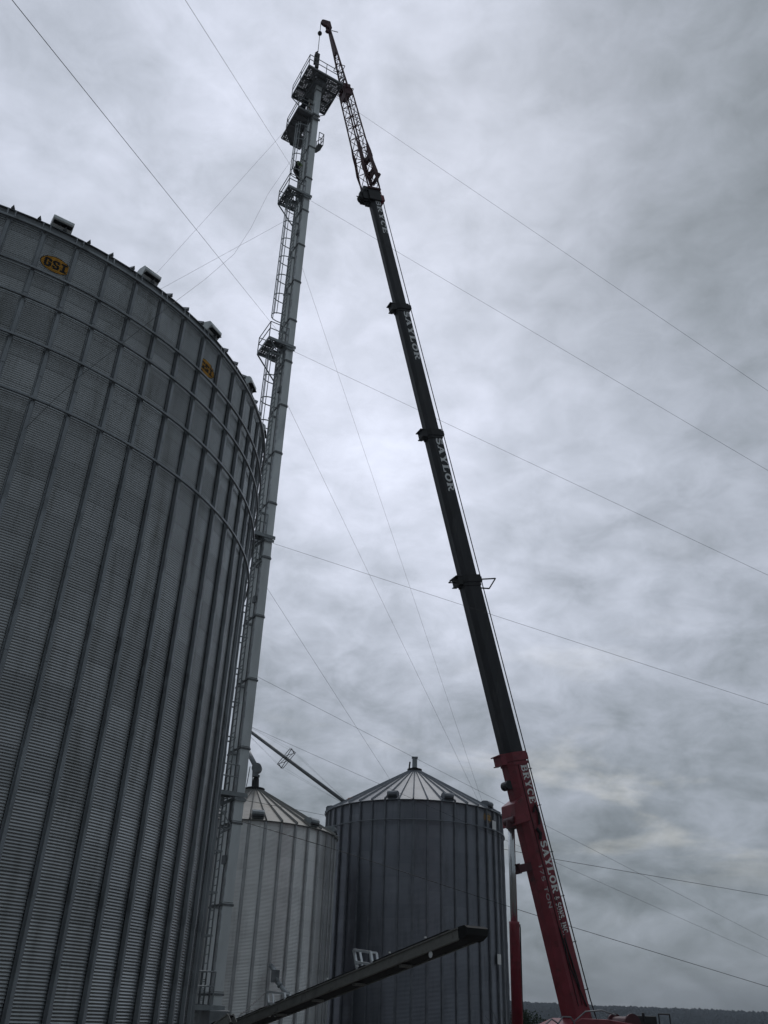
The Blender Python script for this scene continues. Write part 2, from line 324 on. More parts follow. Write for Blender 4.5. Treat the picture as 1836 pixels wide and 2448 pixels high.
# ------------------------------------------------------------------ grain bins
def corr_r(z, R, pitch, depth): return R + depth * math.sin(2 * PI * z / pitch)
def grain_bin(label, c, R, H, nst, th0, rings, mats, roof_top, collar_r, nrib, seg_per=2, pitch=0.0678, depth=0.0115, st_w=0.16, st_d=0.085, samp=4, over=0.10, eave_up=0.0, group='corrugated grain bins'):
    mw, mst, mroof = mats
    root = thing('grain_bin', label, 'grain bin', (c[0], c[1], 0), group); O = V((c[0], c[1], 0))
    nseg = nst * seg_per; z0 = 0.25
    zs = np.arange(z0, H, pitch / samp); zs = np.append(zs, H); rr = R + depth * np.sin(2 * PI * zs / pitch)
    aa = th0 + 2 * PI * np.arange(nseg) / nseg
    X = rr[:, None] * np.cos(aa)[None, :]; Y = rr[:, None] * np.sin(aa)[None, :]; Z = np.repeat(zs[:, None], nseg, 1)
    vs = np.stack([X, Y, Z], -1).reshape(-1, 3); nz = len(zs)
    I, K = np.meshgrid(np.arange(nz - 1), np.arange(nseg), indexing='ij'); K2 = (K + 1) % nseg
    fs = np.stack([I * nseg + K, I * nseg + K2, (I + 1) * nseg + K2, (I + 1) * nseg + K], -1).reshape(-1, 4)
    me = bpy.data.meshes.new('wall'); nv, nf = len(vs), len(fs)
    me.vertices.add(nv); me.vertices.foreach_set('co', vs.ravel())
    me.loops.add(nf * 4); me.loops.foreach_set('vertex_index', fs.ravel().astype(np.int32))
    me.polygons.add(nf); me.polygons.foreach_set('loop_start', (np.arange(nf) * 4).astype(np.int32))
    me.polygons.foreach_set('use_smooth', np.ones(nf, dtype=bool)); me.update(calc_edges=True)
    me.materials.append(mw); wall = bpy.data.objects.new('wall', me); COL.objects.link(wall); wall.parent = root
    MB().lathe([(R + 0.35, 0), (R + 0.35, 0.25), (R - 0.3, 0.25)], n=64).build('foundation', M_GRAVEL, root).location = (0, 0, 0)
    # stiffener: hat section with staggered splice plates, running the full height
    sb = MB(); top = H - 0.02; rr0 = R + depth + 0.004
    def hat(za, zb, wd, dp, out):
        pr = [(rr0 + out, -wd / 2), (rr0 + out + 0.012, -wd / 2), (rr0 + out + 0.012, -wd / 2 + 0.03), (rr0 + out + dp, -wd * 0.27), (rr0 + out + dp, wd * 0.27), (rr0 + out + 0.012, wd / 2 - 0.03), (rr0 + out + 0.012, wd / 2), (rr0 + out, wd / 2)]
        sb.prism(pr, (0, 0, (za + zb) / 2), (1, 0, 0), (0, 1, 0), (0, 0, 1), zb - za)
    hat(z0, top, st_w, st_d, 0)
    zz = z0 + 1.2; k = 0
    while zz < top - 0.5:
        sb.prism([(rr0 + st_d + 0.0005, -st_w * 0.31), (rr0 + st_d + 0.010, -st_w * 0.31), (rr0 + st_d + 0.010, st_w * 0.31), (rr0 + st_d + 0.0005, st_w * 0.31)], (0, 0, zz), (1, 0, 0), (0, 1, 0), (0, 0, 1), 0.42)
        zz += 2.44
    first = sb.build('stiffener', mst, root); first.location = (0, 0, 0); first.rotation_euler = (0, 0, th0)
    for i in range(1, nst): copy_part(first, root, th0 + 2 * PI * i / nst)
    rs = rr0 + st_d + 0.014
    for z, hgt in rings:
        MB().lathe([(rs, z - hgt / 2), (rs + hgt * 1.1, z - hgt / 2), (rs + hgt * 1.1, z + hgt / 2), (rs, z + hgt / 2), (rs, z - hgt / 2)], n=nst * 2, a0=th0, a1=th0 + 2 * PI).build('wind_ring', mst, root).location = (0, 0, 0)
    # roof: ribbed steel cone over a short fascia
    He = H + eave_up; Re = R + over; sl = (roof_top - He) / (Re - collar_r)
    rb = MB().lathe([(R + 0.02, H + 0.003), (R + 0.02, He - 0.02), (Re, He - 0.03), (Re, He), (collar_r, roof_top)], n=nseg)
    rf = rb.build('roof', mroof, root); rf.location = (0, 0, 0)
    for i in range(nrib):
        pass
    rib = MB()
    for i in range(nrib):
        a = th0 + 2 * PI * i / nrib; u = V((math.cos(a), math.sin(a), 0)); tt = V((-u.y, u.x, 0))
        p = u * (Re + 0.02) + V((0, 0, He + 0.012)); q = u * collar_r + V((0, 0, roof_top + 0.012))
        nrm = (q - p).normalized().cross(tt); nrm = nrm if nrm.z > 0 else -nrm; wd = 0.055; hh = 0.11
        vs = []
        for pp, kk in ((p, 1.0), (q, 0.55)): vs += [pp - tt * wd * kk, pp + tt * wd * kk, pp + nrm * hh * kk]
        rib.add(vs, [(0, 2, 1), (3, 4, 5), (0, 1, 4, 3), (1, 2, 5, 4), (2, 0, 3, 5)])
    ro = rib.build('roof_rib', mroof, rf); ro.location = (0, 0, 0)
    tag(ro, kind='stuff') if nrib > 100 else None
    return root, rf, sl, He, Re
def roof_vent(root, rf, az, r, z, sl, mroof, wd=0.72, k=1.0):
    """hooded vent on the roof slope, mouth turned outwards and down"""
    u = V((math.cos(az), math.sin(az), 0)); t = V((-u.y, u.x, 0)); zz = V((0, 0, 1)); o = u * r + V((0, 0, z))
    poly = [(-0.42, -0.05)] + [(-0.42 + 0.40 * (1 - math.cos(a)), 0.05 + 0.42 * math.sin(a)) for a in (0.2, 0.5, 0.85, 1.2, 1.5)] + [(0.30, 0.42), (0.40, 0.30), (0.40, 0.17), (0.16, -0.12)]
    v = MB().prism([(x * k, y * k) for x, y in poly], o, u, zz, t, wd * k).build('roof_vent', mroof, rf, origin=o + root_loc(root) - root_loc(root))
    v.location = o
    m = MB().frame_box(V((0, 0, 0)), u, t, (0, 0, 1), 0.36 * k, wd * k * 0.9, 0.02)
    m2 = m.build('vent_mouth_shade', M_DARKIN, v); m2.location = u * 0.275 * k + V((0, 0, 0.015 * k)); m2.rotation_euler = (0, 0, 0)  # dark plate imitates the shade inside the vent mouth
    return v
def decal(root, az, z, wd, hgt, R, rows, pitch=0.0678, depth=0.0115, n=84, name='maker_plate', cols=(M_YEL, M_INK), border=True):
    """oval painted on the corrugated sheet, following its waves; rows: bitmap of letters"""
    b = MB(); nx = n; ny = int(n * hgt / wd * 1.4); gw, gh = len(rows[0]), len(rows)
    P_ = lambda i, j: (az + (i / nx - 0.5) * wd / R, z + (j / ny - 0.5) * hgt)
    idx = {}; vs = []
    for i in range(nx + 1):
        for j in range(ny + 1):
            a, zz = P_(i, j); r = corr_r(zz, R, pitch, depth) + 0.005; idx[i, j] = len(vs); vs.append((r * math.cos(a), r * math.sin(a), zz))
    fs = []; mi = []
    for i in range(nx):
        for j in range(ny):
            x = ((i + 0.5) / nx - 0.5) * 2; y = ((j + 0.5) / ny - 0.5) * 2; e = x * x + y * y
            if e > 1: continue
            ink = border and 0.80 > 0 and e > 0.90
            gx, gy = int((x / 0.80 + 1) / 2 * gw), int((1 - (y / 0.56 + 1) / 2) * gh)
            if 0 <= gx < gw and 0 <= gy < gh and abs(x) < 0.80 and abs(y) < 0.56 and rows[gy][gx] == '#': ink = True
            fs.append((idx[i, j], idx[i + 1, j], idx[i + 1, j + 1], idx[i, j + 1])); mi.append(1 if ink else 0)
    used = sorted({q for f in fs for q in f}); mp = {q: k for k, q in enumerate(used)}
    b.v = [vs[q] for q in used]; b.f = [tuple(mp[q] for q in f) for f in fs]; b.mi = mi
    o = b.build(name, list(cols), root); o.location = (0, 0, 0); return o
OVAL = ["..######...######..#######.",
        ".########.########.#######.",
        ".###..###.###..###...###...",
        ".###......####.......###...",
        ".###.####..######....###...",
        ".###.####....#####...###...",
        ".###..###.###..###...###...",
        ".########.########.#######.",
        "..######...######..#######."]

C1 = (-15.80, 26.62); R1 = 10.97; D1 = 2 * PI / 72; T1 = -1.0969
M_W1 = wall_mat('big_bin_sheet', (0.40, 0.415, 0.425), 0.27, 0.93, T1, 3 * D1, 0.813, 0.30, damt=0.7)
bin1, rf1, sl1, He1, Re1 = grain_bin('huge corrugated grain bin filling the left side, with wind rings and two yellow ovals', C1, R1, 20.70, 72, T1,
    [(20.66, 0.07), (19.20, 0.06), (18.15, 0.06), (16.80, 0.06), (15.12, 0.06)], (M_W1, M_STIFF, M_ZINCD), 26.6, 0.8, 96, over=0.07, eave_up=0.33)
for k in (-1.62, 1.40, 4.42, 7.42, 10.52, 13.5, 16.5):
    roof_vent(bin1, rf1, T1 + D1 * k, R1 - 0.16, He1 + 0.15, sl1, M_NEW, 0.80, 0.74)
br = MB()
for i in range(72):                                              # paired eave brackets over every stiffener
    for s_ in (-0.10, 0.10):
        a = T1 + D1 * i + s_ / R1; u = V((math.cos(a), math.sin(a), 0)); br.bar(u * (R1 + 0.10) + V((0, 0, 20.72)), u * (R1 + 0.075) + V((0, 0, 20.99)), 0.035, 0.03)
tag(br.build('eave_bracket', M_STIFF, bin1), kind='stuff').location = (0, 0, 0)
decal(bin1, T1 + D1 * 1.55, 19.74, 0.86, 0.56, R1, OVAL)
decal(bin1, T1 + D1 * 7.42, 19.70, 0.86, 0.56, R1, OVAL)

C2 = (-7.875, 58.521); R2 = 5.49; D2 = 2 * PI / 36; T2 = -1.459
M_W2 = wall_mat('bright_bin_sheet', (0.94, 0.945, 0.94), 0.30, 0.72, T2, 3 * D2, 0.813, 0.12, damt=0.3, seam_k=0.16)
M_ST2 = mat('bright_zinc', (0.50, 0.51, 0.52), 0.42, 0.5, 0.15, 1.5)
bin2, rf2, sl2, He2, Re2 = grain_bin('smaller bright silver grain bin with stained conical roof, behind the elevator tower', C2, R2, 11.60, 36, T2, [], (M_W2, M_ST2, M_ROOFO), 14.45, 0.62, 36, over=0.16, eave_up=0.04, st_w=0.20)
for az in (-2.35, -1.374, -0.677, -0.151): roof_vent(bin2, rf2, az, R2 - 0.25, He2 + 0.18, sl2, M_ZINC, 0.75, 0.95)
def lid(root, rf, r, z, rim):
    o = MB().lathe([(r, z - 0.16), (r, z + 0.10), (rim, z + 0.13), (rim, z + 0.19), (0.26, z + 0.25), (0.26, z + 0.30), (0.001, z + 0.30)], n=28).build('roof_cap', M_BLK, rf, smooth=False); o.location = (0, 0, 0); return o
lid(bin2, rf2, 0.62, 14.45, 0.60 + 0.05)
C3 = (3.007, 66.278); R3 = 6.40; D3 = 2 * PI / 42; T3 = -2.2235
M_W3 = wall_mat('dark_bin_sheet', (0.25, 0.265, 0.305), 0.30, 0.88, T3, 3 * D3, 0.813, 0.14, dirt=(0.08, 0.08, 0.075), seam_k=0.12)
M_ST3 = mat('dark_zinc', (0.21, 0.225, 0.255), 0.5, 0.35, 0.2, 1.5)
bin3, rf3, sl3, He3, Re3 = grain_bin('dark blue grey grain bin with pale cone roof, beside the red crane boom', C3, R3, 14.56, 42, T3, [(13.30, 0.07)], (M_W3, M_ST3, M_ROOF), 18.0, 0.50, 42, over=0.16, eave_up=0.04, st_w=0.17)
for az in (-1.852, -1.2435, -0.648, -3.094, 0.1): roof_vent(bin3, rf3, az, R3 - 0.25, He3 + 0.18, sl3, M_ROOF, 0.72, 0.95)
lid(bin3, rf3, 0.50, 18.0, 0.56)
tb = MB(); tb.tube([(0, 0, 18.28), (0, 0, 19.05)], 0.19, 14); tb.box((0, 0, 19.08), 0.46, 0.44, 0.07)
tb.build('roof_stack', M_ZINC, bin3, smooth=False).location = (0, 0, 0)
MB().tube([(-0.42, 0, 18.2), (-0.36, 0, 18.75)], 0.06, 8).build('lid_handle', M_BLK, bin3).location = (0, 0, 0)
decal(bin3, -0.695, 14.05, 0.95, 0.62, R3, OVAL, name='maker_plate', cols=(mat('faded_plate', (0.19, 0.185, 0.17), 0.6), M_YEL))
for (az, z, ww, hh) in ((-0.59, 13.62, 0.55, 0.62), (-0.575, 5.35, 0.5, 0.6)):
    u = V((math.cos(az), math.sin(az), 0)); t = V((-u.y, u.x, 0))
    MB().frame_box(u * (R3 + 0.115) + V((0, 0, z)), u, t, (0, 0, 1), 0.02, ww, hh).build('white_placard', M_WHITE, bin3).location = (0, 0, 0)

# ------------------------------------------------------------------ bucket elevator tower
TA = V((-5.725, 36.70, 0)); AV = V((0.866, 0.5, 0)); BV = V((-0.5, 0.866, 0)); ZV = V((0, 0, 1))
def tp(a, b, z): return TA + AV * a + BV * b + ZV * z
tower = thing('bucket_elevator', 'tall galvanised bucket elevator tower with twin legs, caged ladder and work platforms', 'grain elevator', (TA.x, TA.y, 0))
FZ = [5.3607 + 3.048 * k for k in range(-1, 18)]
ZTOP = 58.1
for nm, b0 in (('near', 0.0), ('far', 1.22)):
    lb = MB(); lb.frame_box(tp(0.225, b0 + 0.15, ZTOP / 2 + 0.2), AV, BV, ZV, 0.40, 0.25, ZTOP - 0.4)
    leg = lb.build('trunk', M_NEW, tower, origin=tp(0, 0, 0))
    for z in FZ:
        f = MB().frame_box(tp(0.225, b0 + 0.15, z), AV, BV, ZV, 0.47, 0.32, 0.075); f.frame_box(tp(0.225, b0 + 0.15, z + 0.085), AV, BV, ZV, 0.43, 0.28, 0.02)
        f.build('flange', M_GRATE, leg)
    sm = MB()                                                     # bolted corner seam
    sm.frame_box(tp(0.018, b0 + 0.02, ZTOP / 2), AV, BV, ZV, 0.012, 0.05, ZTOP - 1.0); sm.frame_box(tp(0.0185, b0 + 0.275, ZTOP / 2), AV, BV, ZV, 0.012, 0.03, ZTOP - 1.0)
    for k in range(int(ZTOP / 0.45)): sm.frame_box(tp(0.008, b0 + 0.11, 1.0 + k * 0.45), AV, BV, ZV, 0.02, 0.15, 0.26)
    sm.build('corner_seam', M_SHINY, leg)
tb = MB()
for z in FZ[:-1]:                                                 # ties between the legs, also carry the ladder
    tb.bar(tp(-0.02, 0.02, z), tp(-0.02, 1.24, z), 0.06, 0.07); tb.bar(tp(0.46, 0.3, z), tp(0.46, 1.24, z), 0.05, 0.06); tb.bar(tp(-0.02, 0.43, z), tp(-0.16, 0.43, z), 0.045); tb.bar(tp(-0.02, 0.85, z), tp(-0.16, 0.85, z), 0.045)
tb.build('leg_tie', M_GRATE, tower)
LB0, LB1, LA = 0.43, 0.85, -0.16
PZ = [1.97, 9.61, 21.79, 33.91, 46.40, 54.42]
for i, z0 in enumerate([0.2] + PZ[:-1]):
    z1 = PZ[i] + (1.1 if i < 5 else 0.0); lb = MB()
    lb.bar(tp(LA, LB0, z0), tp(LA, LB0, z1), 0.055, 0.03); lb.bar(tp(LA, LB1, z0), tp(LA, LB1, z1), 0.055, 0.03)
    z = z0 + 0.15
    while z < z1: lb.bar(tp(LA, LB0, z), tp(LA, LB1, z), 0.030); z += 0.305
    lad = lb.build('ladder', M_RAIL, tower)
    if i == 0: continue
    cb_ = MB(); c0 = z0 + 2.3; bc = (LB0 + LB1) / 2
    def hoop(s): return (LA - 0.36 * (1 - math.cos(s)) if False else LA - 0.10 - 0.62 * math.sin(s) ** 0.8 if 0 < s < PI else LA, bc - 0.36 * math.cos(s))
    z = c0; top = PZ[i] - 0.15 if i < 5 else PZ[i] - 0.9
    while z < top:
        pts = [tp(*hoop(PI * k / 14), z) for k in range(15)]
        for p, q in zip(pts, pts[1:]): cb_.bar(p, q, 0.02, 0.065)
        z += 1.524
    for s in (0.22, 0.32, 0.5, 0.68, 0.78):
        h = hoop(PI * s); cb_.bar(tp(h[0], h[1], c0 - 0.05), tp(h[0], h[1], top), 0.05, 0.03, up=AV)
    cb_.build('ladder_cage', M_RAIL, lad)
RG = random.Random(11)
def grate(mb, a0, a1, b0, b1, z, hole=None, step=0.14, wd=0.100):
    n = int((a1 - a0) / step); m = int((b1 - b0) / step)
    def ok(a, b): return hole is None or not (hole[0] < a < hole[1] and hole[2] < b < hole[3])
    for i in range(n + 1):
        a = a0 + (a1 - a0) * i / n; segs = [(b0, b1)] if hole is None or not (hole[0] < a < hole[1]) else [(b0, hole[2]), (hole[3], b1)]
        for s0, s1 in segs:
            if s1 - s0 > 0.02: mb.frame_box(tp(a, (s0 + s1) / 2, z), AV, BV, ZV, wd, s1 - s0, 0.012)
    for j in range(m + 1):
        b = b0 + (b1 - b0) * j / m; segs = [(a0, a1)] if hole is None or not (hole[2] < b < hole[3]) else [(a0, hole[0]), (hole[1], a1)]
        for s0, s1 in segs:
            if s1 - s0 > 0.02: mb.frame_box(tp((s0 + s1) / 2, b, z - 0.0145), AV, BV, ZV, s1 - s0, wd, 0.014)
    for i in range(n):                                            # added solid squares close random openings, so less sky shows through
        for j in range(m):
            a = a0 + (a1 - a0) * (i + 0.5) / n; b = b0 + (b1 - b0) * (j + 0.5) / m
            if ok(a, b) and RG.random() < 0.38: mb.frame_box(tp(a, b, z + 0.0115), AV, BV, ZV, step * 0.7, step * 0.7, 0.006)
def railing(pts, z, parent, h=1.07, r=0.027, posts=1.3):
    m = MB()
    for hh in (h, h * 0.55):
        for p, q in zip(pts, pts[1:]): m.tube([tp(p[0], p[1], z + hh), tp(q[0], q[1], z + hh)], r, 6)
    for p, q in zip(pts, pts[1:]):
        n = max(1, round(math.hypot(q[0] - p[0], q[1] - p[1]) / posts))
        for k in range(n + 1):
            t = k / n; a, b = p[0] + (q[0] - p[0]) * t, p[1] + (q[1] - p[1]) * t; m.tube([tp(a, b, z), tp(a, b, z + h)], r, 6)
    return m.build('railing', M_RAIL, parent)
def channel(m, p, q, h=0.16): m.bar(p, q, 0.05, h); return m
for i, z in enumerate(PZ[:5]):
    fb_ = MB(); a0, a1, b0, b1 = -1.12, -0.06, -0.10, 1.50
    for p, q in (((a0, b0), (0.50, b0)), ((a0, b1), (0.0, b1)), ((a0, b0), (a0, b1)), ((-0.10, b0 + 0.03), (-0.10, 0.40)), ((a0, 0.36), (-0.1, 0.36)), ((a0, 0.95), (-0.1, 0.95))):
        fb_.bar(tp(p[0], p[1], z - 0.10), tp(q[0], q[1], z - 0.10), 0.055, 0.17)
    fb_.bar(tp(0.0, -0.055, z - 0.27), tp(0.47, -0.055, z - 0.27), 0.05, 0.13)
    pf = fb_.build('platform', M_RAIL if i != 4 else M_RAIL, tower)
    gm = MB(); grate(gm, a0 + 0.04, a1, b0 + 0.05, b1 - 0.04, z, (-0.48, -0.14, 0.46, 0.84)); gm.build('floor_grating', M_GRATE, pf)
    railing([(0.0, b0), (a0, b0), (a0, b1), (-0.1, b1)], z, pf)
    sm = MB()
    sm.bar(tp(a0, b1, z - 0.15), tp(-0.02, 1.30, z - 1.75), 0.06); sm.bar(tp(a0 + 0.05, b0, z - 0.15), tp(-0.02, 0.02, z - 1.35), 0.035)
    sm.bar(tp(0.0, b0, z - 0.25), tp(-0.18, 1.2, z - 0.35), 0.10); sm.bar(tp(-0.02, 0.05, z - 1.4), tp(-0.02, 1.2, z - 1.45), 0.08); sm.bar(tp(-0.03, 0.32, z - 0.2), tp(-0.03, 0.32, z - 1.4), 0.07, 0.05)
    sm.bar(tp(a0, b1, z - 0.16), tp(-0.3, 0.5, z - 1.0), 0.035)
    sm.build('knee_brace', M_RAIL, pf)
# drive platform below the head
z = PZ[5]; fb_ = MB()
poly = [(-1.10, 0.02), (-0.02, 0.02), (-0.02, 1.90), (0.42, 1.90), (0.42, 2.90), (-0.33, 2.90), (-1.10, 1.95)]
fb_.prism(poly, tp(0, 0, z), AV, BV, ZV, 0.02)
for p, q in zip(poly, poly[1:] + poly[:1]): fb_.bar(tp(*p, z - 0.09), tp(*q, z - 0.09), 0.05, 0.16)
for b in (0.5, 1.0, 1.5): fb_.bar(tp(-1.1, b, z - 0.10), tp(-0.1, b, z - 0.10), 0.06, 0.12)
for b in (-0.02, -0.0): pass
fb_.bar(tp(-0.05, -0.05, z - 0.02), tp(0.48, -0.05, z - 0.02), 0.06, 0.16); fb_.bar(tp(-0.02, -0.055, z - 0.42), tp(0.49, -0.055, z - 0.42), 0.07, 0.15)
dp = fb_.build('drive_platform', M_GRATE, tower)
gm = MB(); grate(gm, -1.05, 0.38, 1.95, 2.85, z - 0.02); gm.build('floor_grating', M_GRATE, dp)
railing([(-0.02, 0.02), (-1.10, 0.02), (-1.10, 1.95), (-0.33, 2.9)], z, dp, h=1.02)
dm = MB(); dm.tube([tp(-0.55, 1.35, z + 0.42), tp(-0.55, 1.95, z + 0.42)], 0.30, 14); dm.box(tp(-0.5, 1.6, z + 0.12), 0.7, 0.6, 0.2); dm.bar(tp(-0.2, 1.65, z + 0.4), tp(-0.15, 1.65, z + 3.4), 0.55, 0.16, up=AV)
dm.build('drive_motor', M_BLK, tower)
# small side balcony
z = 51.3; bm_ = MB(); bp = [(0.46, -0.30), (0.80, -0.30), (0.80, 0.10), (0.66, 0.42), (0.46, 0.42)]
bm_.prism(bp, tp(0, 0, z), AV, BV, ZV, 0.09); bal = bm_.build('side_balcony', M_ZINCD, tower); railing([(0.46, -0.30), (0.80, -0.30), (0.80, 0.10), (0.62, 0.42)], z, bal, h=1.15, posts=0.5)
# head platform
z = 58.2; a0, a1, b0, b1 = -1.0, 1.64, -0.72, 2.02; hm = MB()
for p, q in (((a0, b0), (a1, b0)), ((a0, b1), (a1, b1)), ((a0, b0), (a0, b1)), ((a1, b0), (a1, b1)), ((-0.28, b0), (-0.28, b1)), ((0.70, b0), (0.70, b1)), ((a0, 0.30), (a1, 0.30)), ((a0, 1.22), (a1, 1.22))):
    hm.bar(tp(*p, z - 0.10), tp(*q, z - 0.10), 0.06, 0.17)
hp_ = hm.build('head_platform', M_GRATE, tower)
gm = MB(); grate(gm, a0 + 0.04, a1 - 0.04, b0 + 0.04, b1 - 0.04, z, (-0.30, 0.72, -0.20, 1.75)); gm.build('floor_grating', M_GRATE, hp_)
railing([(a1, b1), (a1, b0), (a0, b0), (a0, b1)], z, hp_, h=1.15, posts=1.35)
hc = MB(); hc.prism([(-0.28, -0.6), (1.80, -0.6), (1.80, 0.4)] + [(0.76 + 1.04 * math.cos(t), 0.35 + 0.95 * math.sin(t)) for t in (0.3, 0.7, 1.1, 1.57, 2.0, 2.4, 2.8)] + [(-0.28, 0.4)], tp(0.22, 0, z + 0.10), BV, ZV, AV, 0.80)
hc.build('elevator_head', M_ZINCD, tower)
pl = MB(); pl.frame_box(tp(0.21, 0.77, z - 0.30), AV, BV, ZV, 0.98, 1.9, 0.34); pl.build('head_base', M_GRATE, tower)
for p, q in (((0.45, 0.0, 57.9), (0.45, 0.02, 55.6)),): pass
hb_ = MB()
for s_ in ((a1, b1), (a1, 0.3), (a0, b1)): hb_.bar(tp(s_[0], s_[1], z - 0.2), tp(0.45 if s_[0] > 0 else 0.0, 1.3, z - 2.2), 0.05)
hb_.build('knee_brace', M_RAIL, hp_)
cn = MB(); cn.tube([tp(-0.035, 0.24, 1.5), tp(-0.035, 0.24, 54.0)], 0.028, 6); cn.tube([tp(-0.03, 1.30, 1.5), tp(-0.03, 1.30, 57.5)], 0.022, 6); cn.build('cable_conduit', M_GRATE, tower)
for z in (7.0, 18.4, 30.8, 43.0): MB().frame_box(tp(-0.08, 0.22, z), AV, BV, ZV, 0.12, 0.2, 0.32).build('junction_box', M_ZINCD, tower)
bt = MB(); bt.frame_box(tp(0.22, 0.76, 0.9), AV, BV, ZV, 0.8, 2.3, 1.8); bt.build('boot', M_ZINCD, tower, bevel=0.03)

# ------------------------------------------------------------------ mobile crane
HOOK = V((-6.06, 37.66, 0)); B0 = V((9.458, 44.995, 2.012))
HD = V((HOOK.x - B0.x, HOOK.y - B0.y, 0)).normalized(); EL = 1.323
D = HD * math.cos(EL) + ZV * math.sin(EL)
SN = V((-HD.y, HD.x, 0)); SN = SN if SN.y < 0 else -SN            # side of the boom that faces the yard
UN = (-HD * math.sin(EL) + ZV * math.cos(EL)).normalized()        # top of the boom
LS = [11.941 + 9.361 * k for k in range(5)]
def bp_(l, n=0.0, u=0.0): return B0 + D * l + SN * n + UN * u
crane = thing('mobile_crane', 'red telescopic mobile crane with five part boom and lattice jib', 'crane', (B0.x, B0.y, 0))
SEC = [(0.86, 1.12), (0.77, 1.02), (0.68, 0.92), (0.60, 0.82), (0.53, 0.73)]
def prof(w_, d_): return [(-w_ / 2, d_ / 2), (w_ / 2, d_ / 2), (w_ / 2, -d_ * 0.22), (w_ * 0.30, -d_ / 2), (-w_ * 0.30, -d_ / 2), (-w_ / 2, -d_ * 0.22)]
# ---- lettering: slab letters as mitred ribbons
def arc(cx_, cy_, rx, ry, a0, a1, n=10): return [(cx_ + rx * math.cos(math.radians(a0 + (a1 - a0) * i / n)), cy_ + ry * math.sin(math.radians(a0 + (a1 - a0) * i / n))) for i in range(n + 1)]
TK, TN = 0.20, 0.10
def srf(x, y, wd=0.30): return ([(x - wd / 2, y), (x + wd / 2, y)], TN)
GL = {
 'B': (0.74, [([(0.17, 0), (0.17, 1)], TK), ([(0.0, 0.95), (0.40, 0.95)] + arc(0.40, 0.74, 0.20, 0.21, 90, -90) + [(0.17, 0.53)], 0.12), ([(0.0, 0.05), (0.42, 0.05)] + arc(0.42, 0.28, 0.23, 0.23, -90, 90) + [(0.17, 0.51)], 0.13)]),
 'R': (0.80, [([(0.17, 0), (0.17, 1)], TK), srf(0.17, 0.05, 0.36), ([(0.0, 0.95), (0.40, 0.95)] + arc(0.40, 0.73, 0.22, 0.22, 90, -90) + [(0.17, 0.51)], 0.13), ([(0.40, 0.50), (0.58, 0.10), (0.64, 0.05), (0.80, 0.05)], 0.14)]),
 'Y': (0.82, [([(0.41, 0), (0.41, 0.45)], TK), ([(0.41, 0.42), (0.14, 0.95)], 0.19), ([(0.41, 0.42), (0.67, 0.95)], 0.12), srf(0.41, 0.05, 0.40), srf(0.14, 0.95, 0.30), srf(0.67, 0.95, 0.28)]),
 'C': (0.76, [(arc(0.40, 0.5, 0.30, 0.44, 50, 310, 18), 0.16), ([(0.66, 0.66), (0.66, 0.98)], 0.09)]),
 'E': (0.72, [([(0.17, 0), (0.17, 1)], TK), ([(0.0, 0.95), (0.64, 0.95), (0.64, 0.70)], TN), ([(0.0, 0.05), (0.66, 0.05), (0.66, 0.32)], TN), ([(0.17, 0.51), (0.48, 0.51)], TN), ([(0.48, 0.38), (0.48, 0.64)], 0.07)]),
 'S': (0.66, [(arc(0.32, 0.73, 0.21, 0.22, 35, 225, 9) + arc(0.34, 0.28, 0.23, 0.23, 70, -150, 11), 0.17), ([(0.54, 0.74), (0.54, 0.98)], 0.07), ([(0.08, 0.02), (0.08, 0.27)], 0.07)]),
 'A': (0.84, [([(0.14, 0.05), (0.40, 0.98)], 0.11), ([(0.40, 0.98), (0.67, 0.05)], 0.20), ([(0.22, 0.32), (0.58, 0.32)], 0.09), srf(0.12, 0.05, 0.28), srf(0.68, 0.05, 0.34)]),
 'L': (0.70, [([(0.17, 0), (0.17, 1)], TK), srf(0.17, 0.95, 0.36), ([(0.0, 0.05), (0.64, 0.05), (0.64, 0.36)], TN)]),
 'O': (0.80, [(arc(0.40, 0.5, 0.29, 0.43, 0, 360, 22), 0.17)]),
 'N': (0.86, [([(0.14, 0), (0.14, 1)], 0.11), ([(0.12, 0.97), (0.66, 0.03)], 0.19), ([(0.70, 0), (0.70, 1)], 0.11), srf(0.14, 0.05), srf(0.70, 0.95)]),
 'I': (0.40, [([(0.19, 0), (0.19, 1)], TK), srf(0.19, 0.05, 0.38), srf(0.19, 0.95, 0.38)]),
 '&': (0.80, [([(0.70, 0.05), (0.24, 0.62)] + arc(0.32, 0.78, 0.13, 0.16, 200, -20, 8) + arc(0.30, 0.26, 0.22, 0.21, 110, 330, 9) + [(0.68, 0.48)], 0.12)]),
 '.': (0.28, [([(0.05, 0.08), (0.21, 0.08)], 0.16)]), ',': (0.28, [([(0.14, 0.14), (0.05, -0.12)], 0.13)]), ' ': (0.35, []),
 '1': (0.45, [([(0.05, 0.80), (0.24, 0.96), (0.24, 0.0)], 0.12)]),
 '7': (0.70, [([(0.04, 0.94), (0.60, 0.94), (0.24, 0.0)], 0.12)]),
 '5': (0.72, [([(0.58, 0.94), (0.16, 0.94), (0.12, 0.54)] + arc(0.33, 0.32, 0.25, 0.26, 110, -140, 12), 0.12)]),
 'T': (0.72, [([(0.02, 0.94), (0.66, 0.94)], 0.12), ([(0.34, 0.94), (0.34, 0)], 0.12)]),
}
SANS = dict(GL); SANS['O'] = (0.86, [(arc(0.42, 0.5, 0.34, 0.43, 0, 360, 24), 0.12)]); SANS['N'] = (0.82, [([(0.10, 0), (0.10, 1)], 0.12), ([(0.10, 0.96), (0.66, 0.04)], 0.12), ([(0.66, 0), (0.66, 1)], 0.12)])
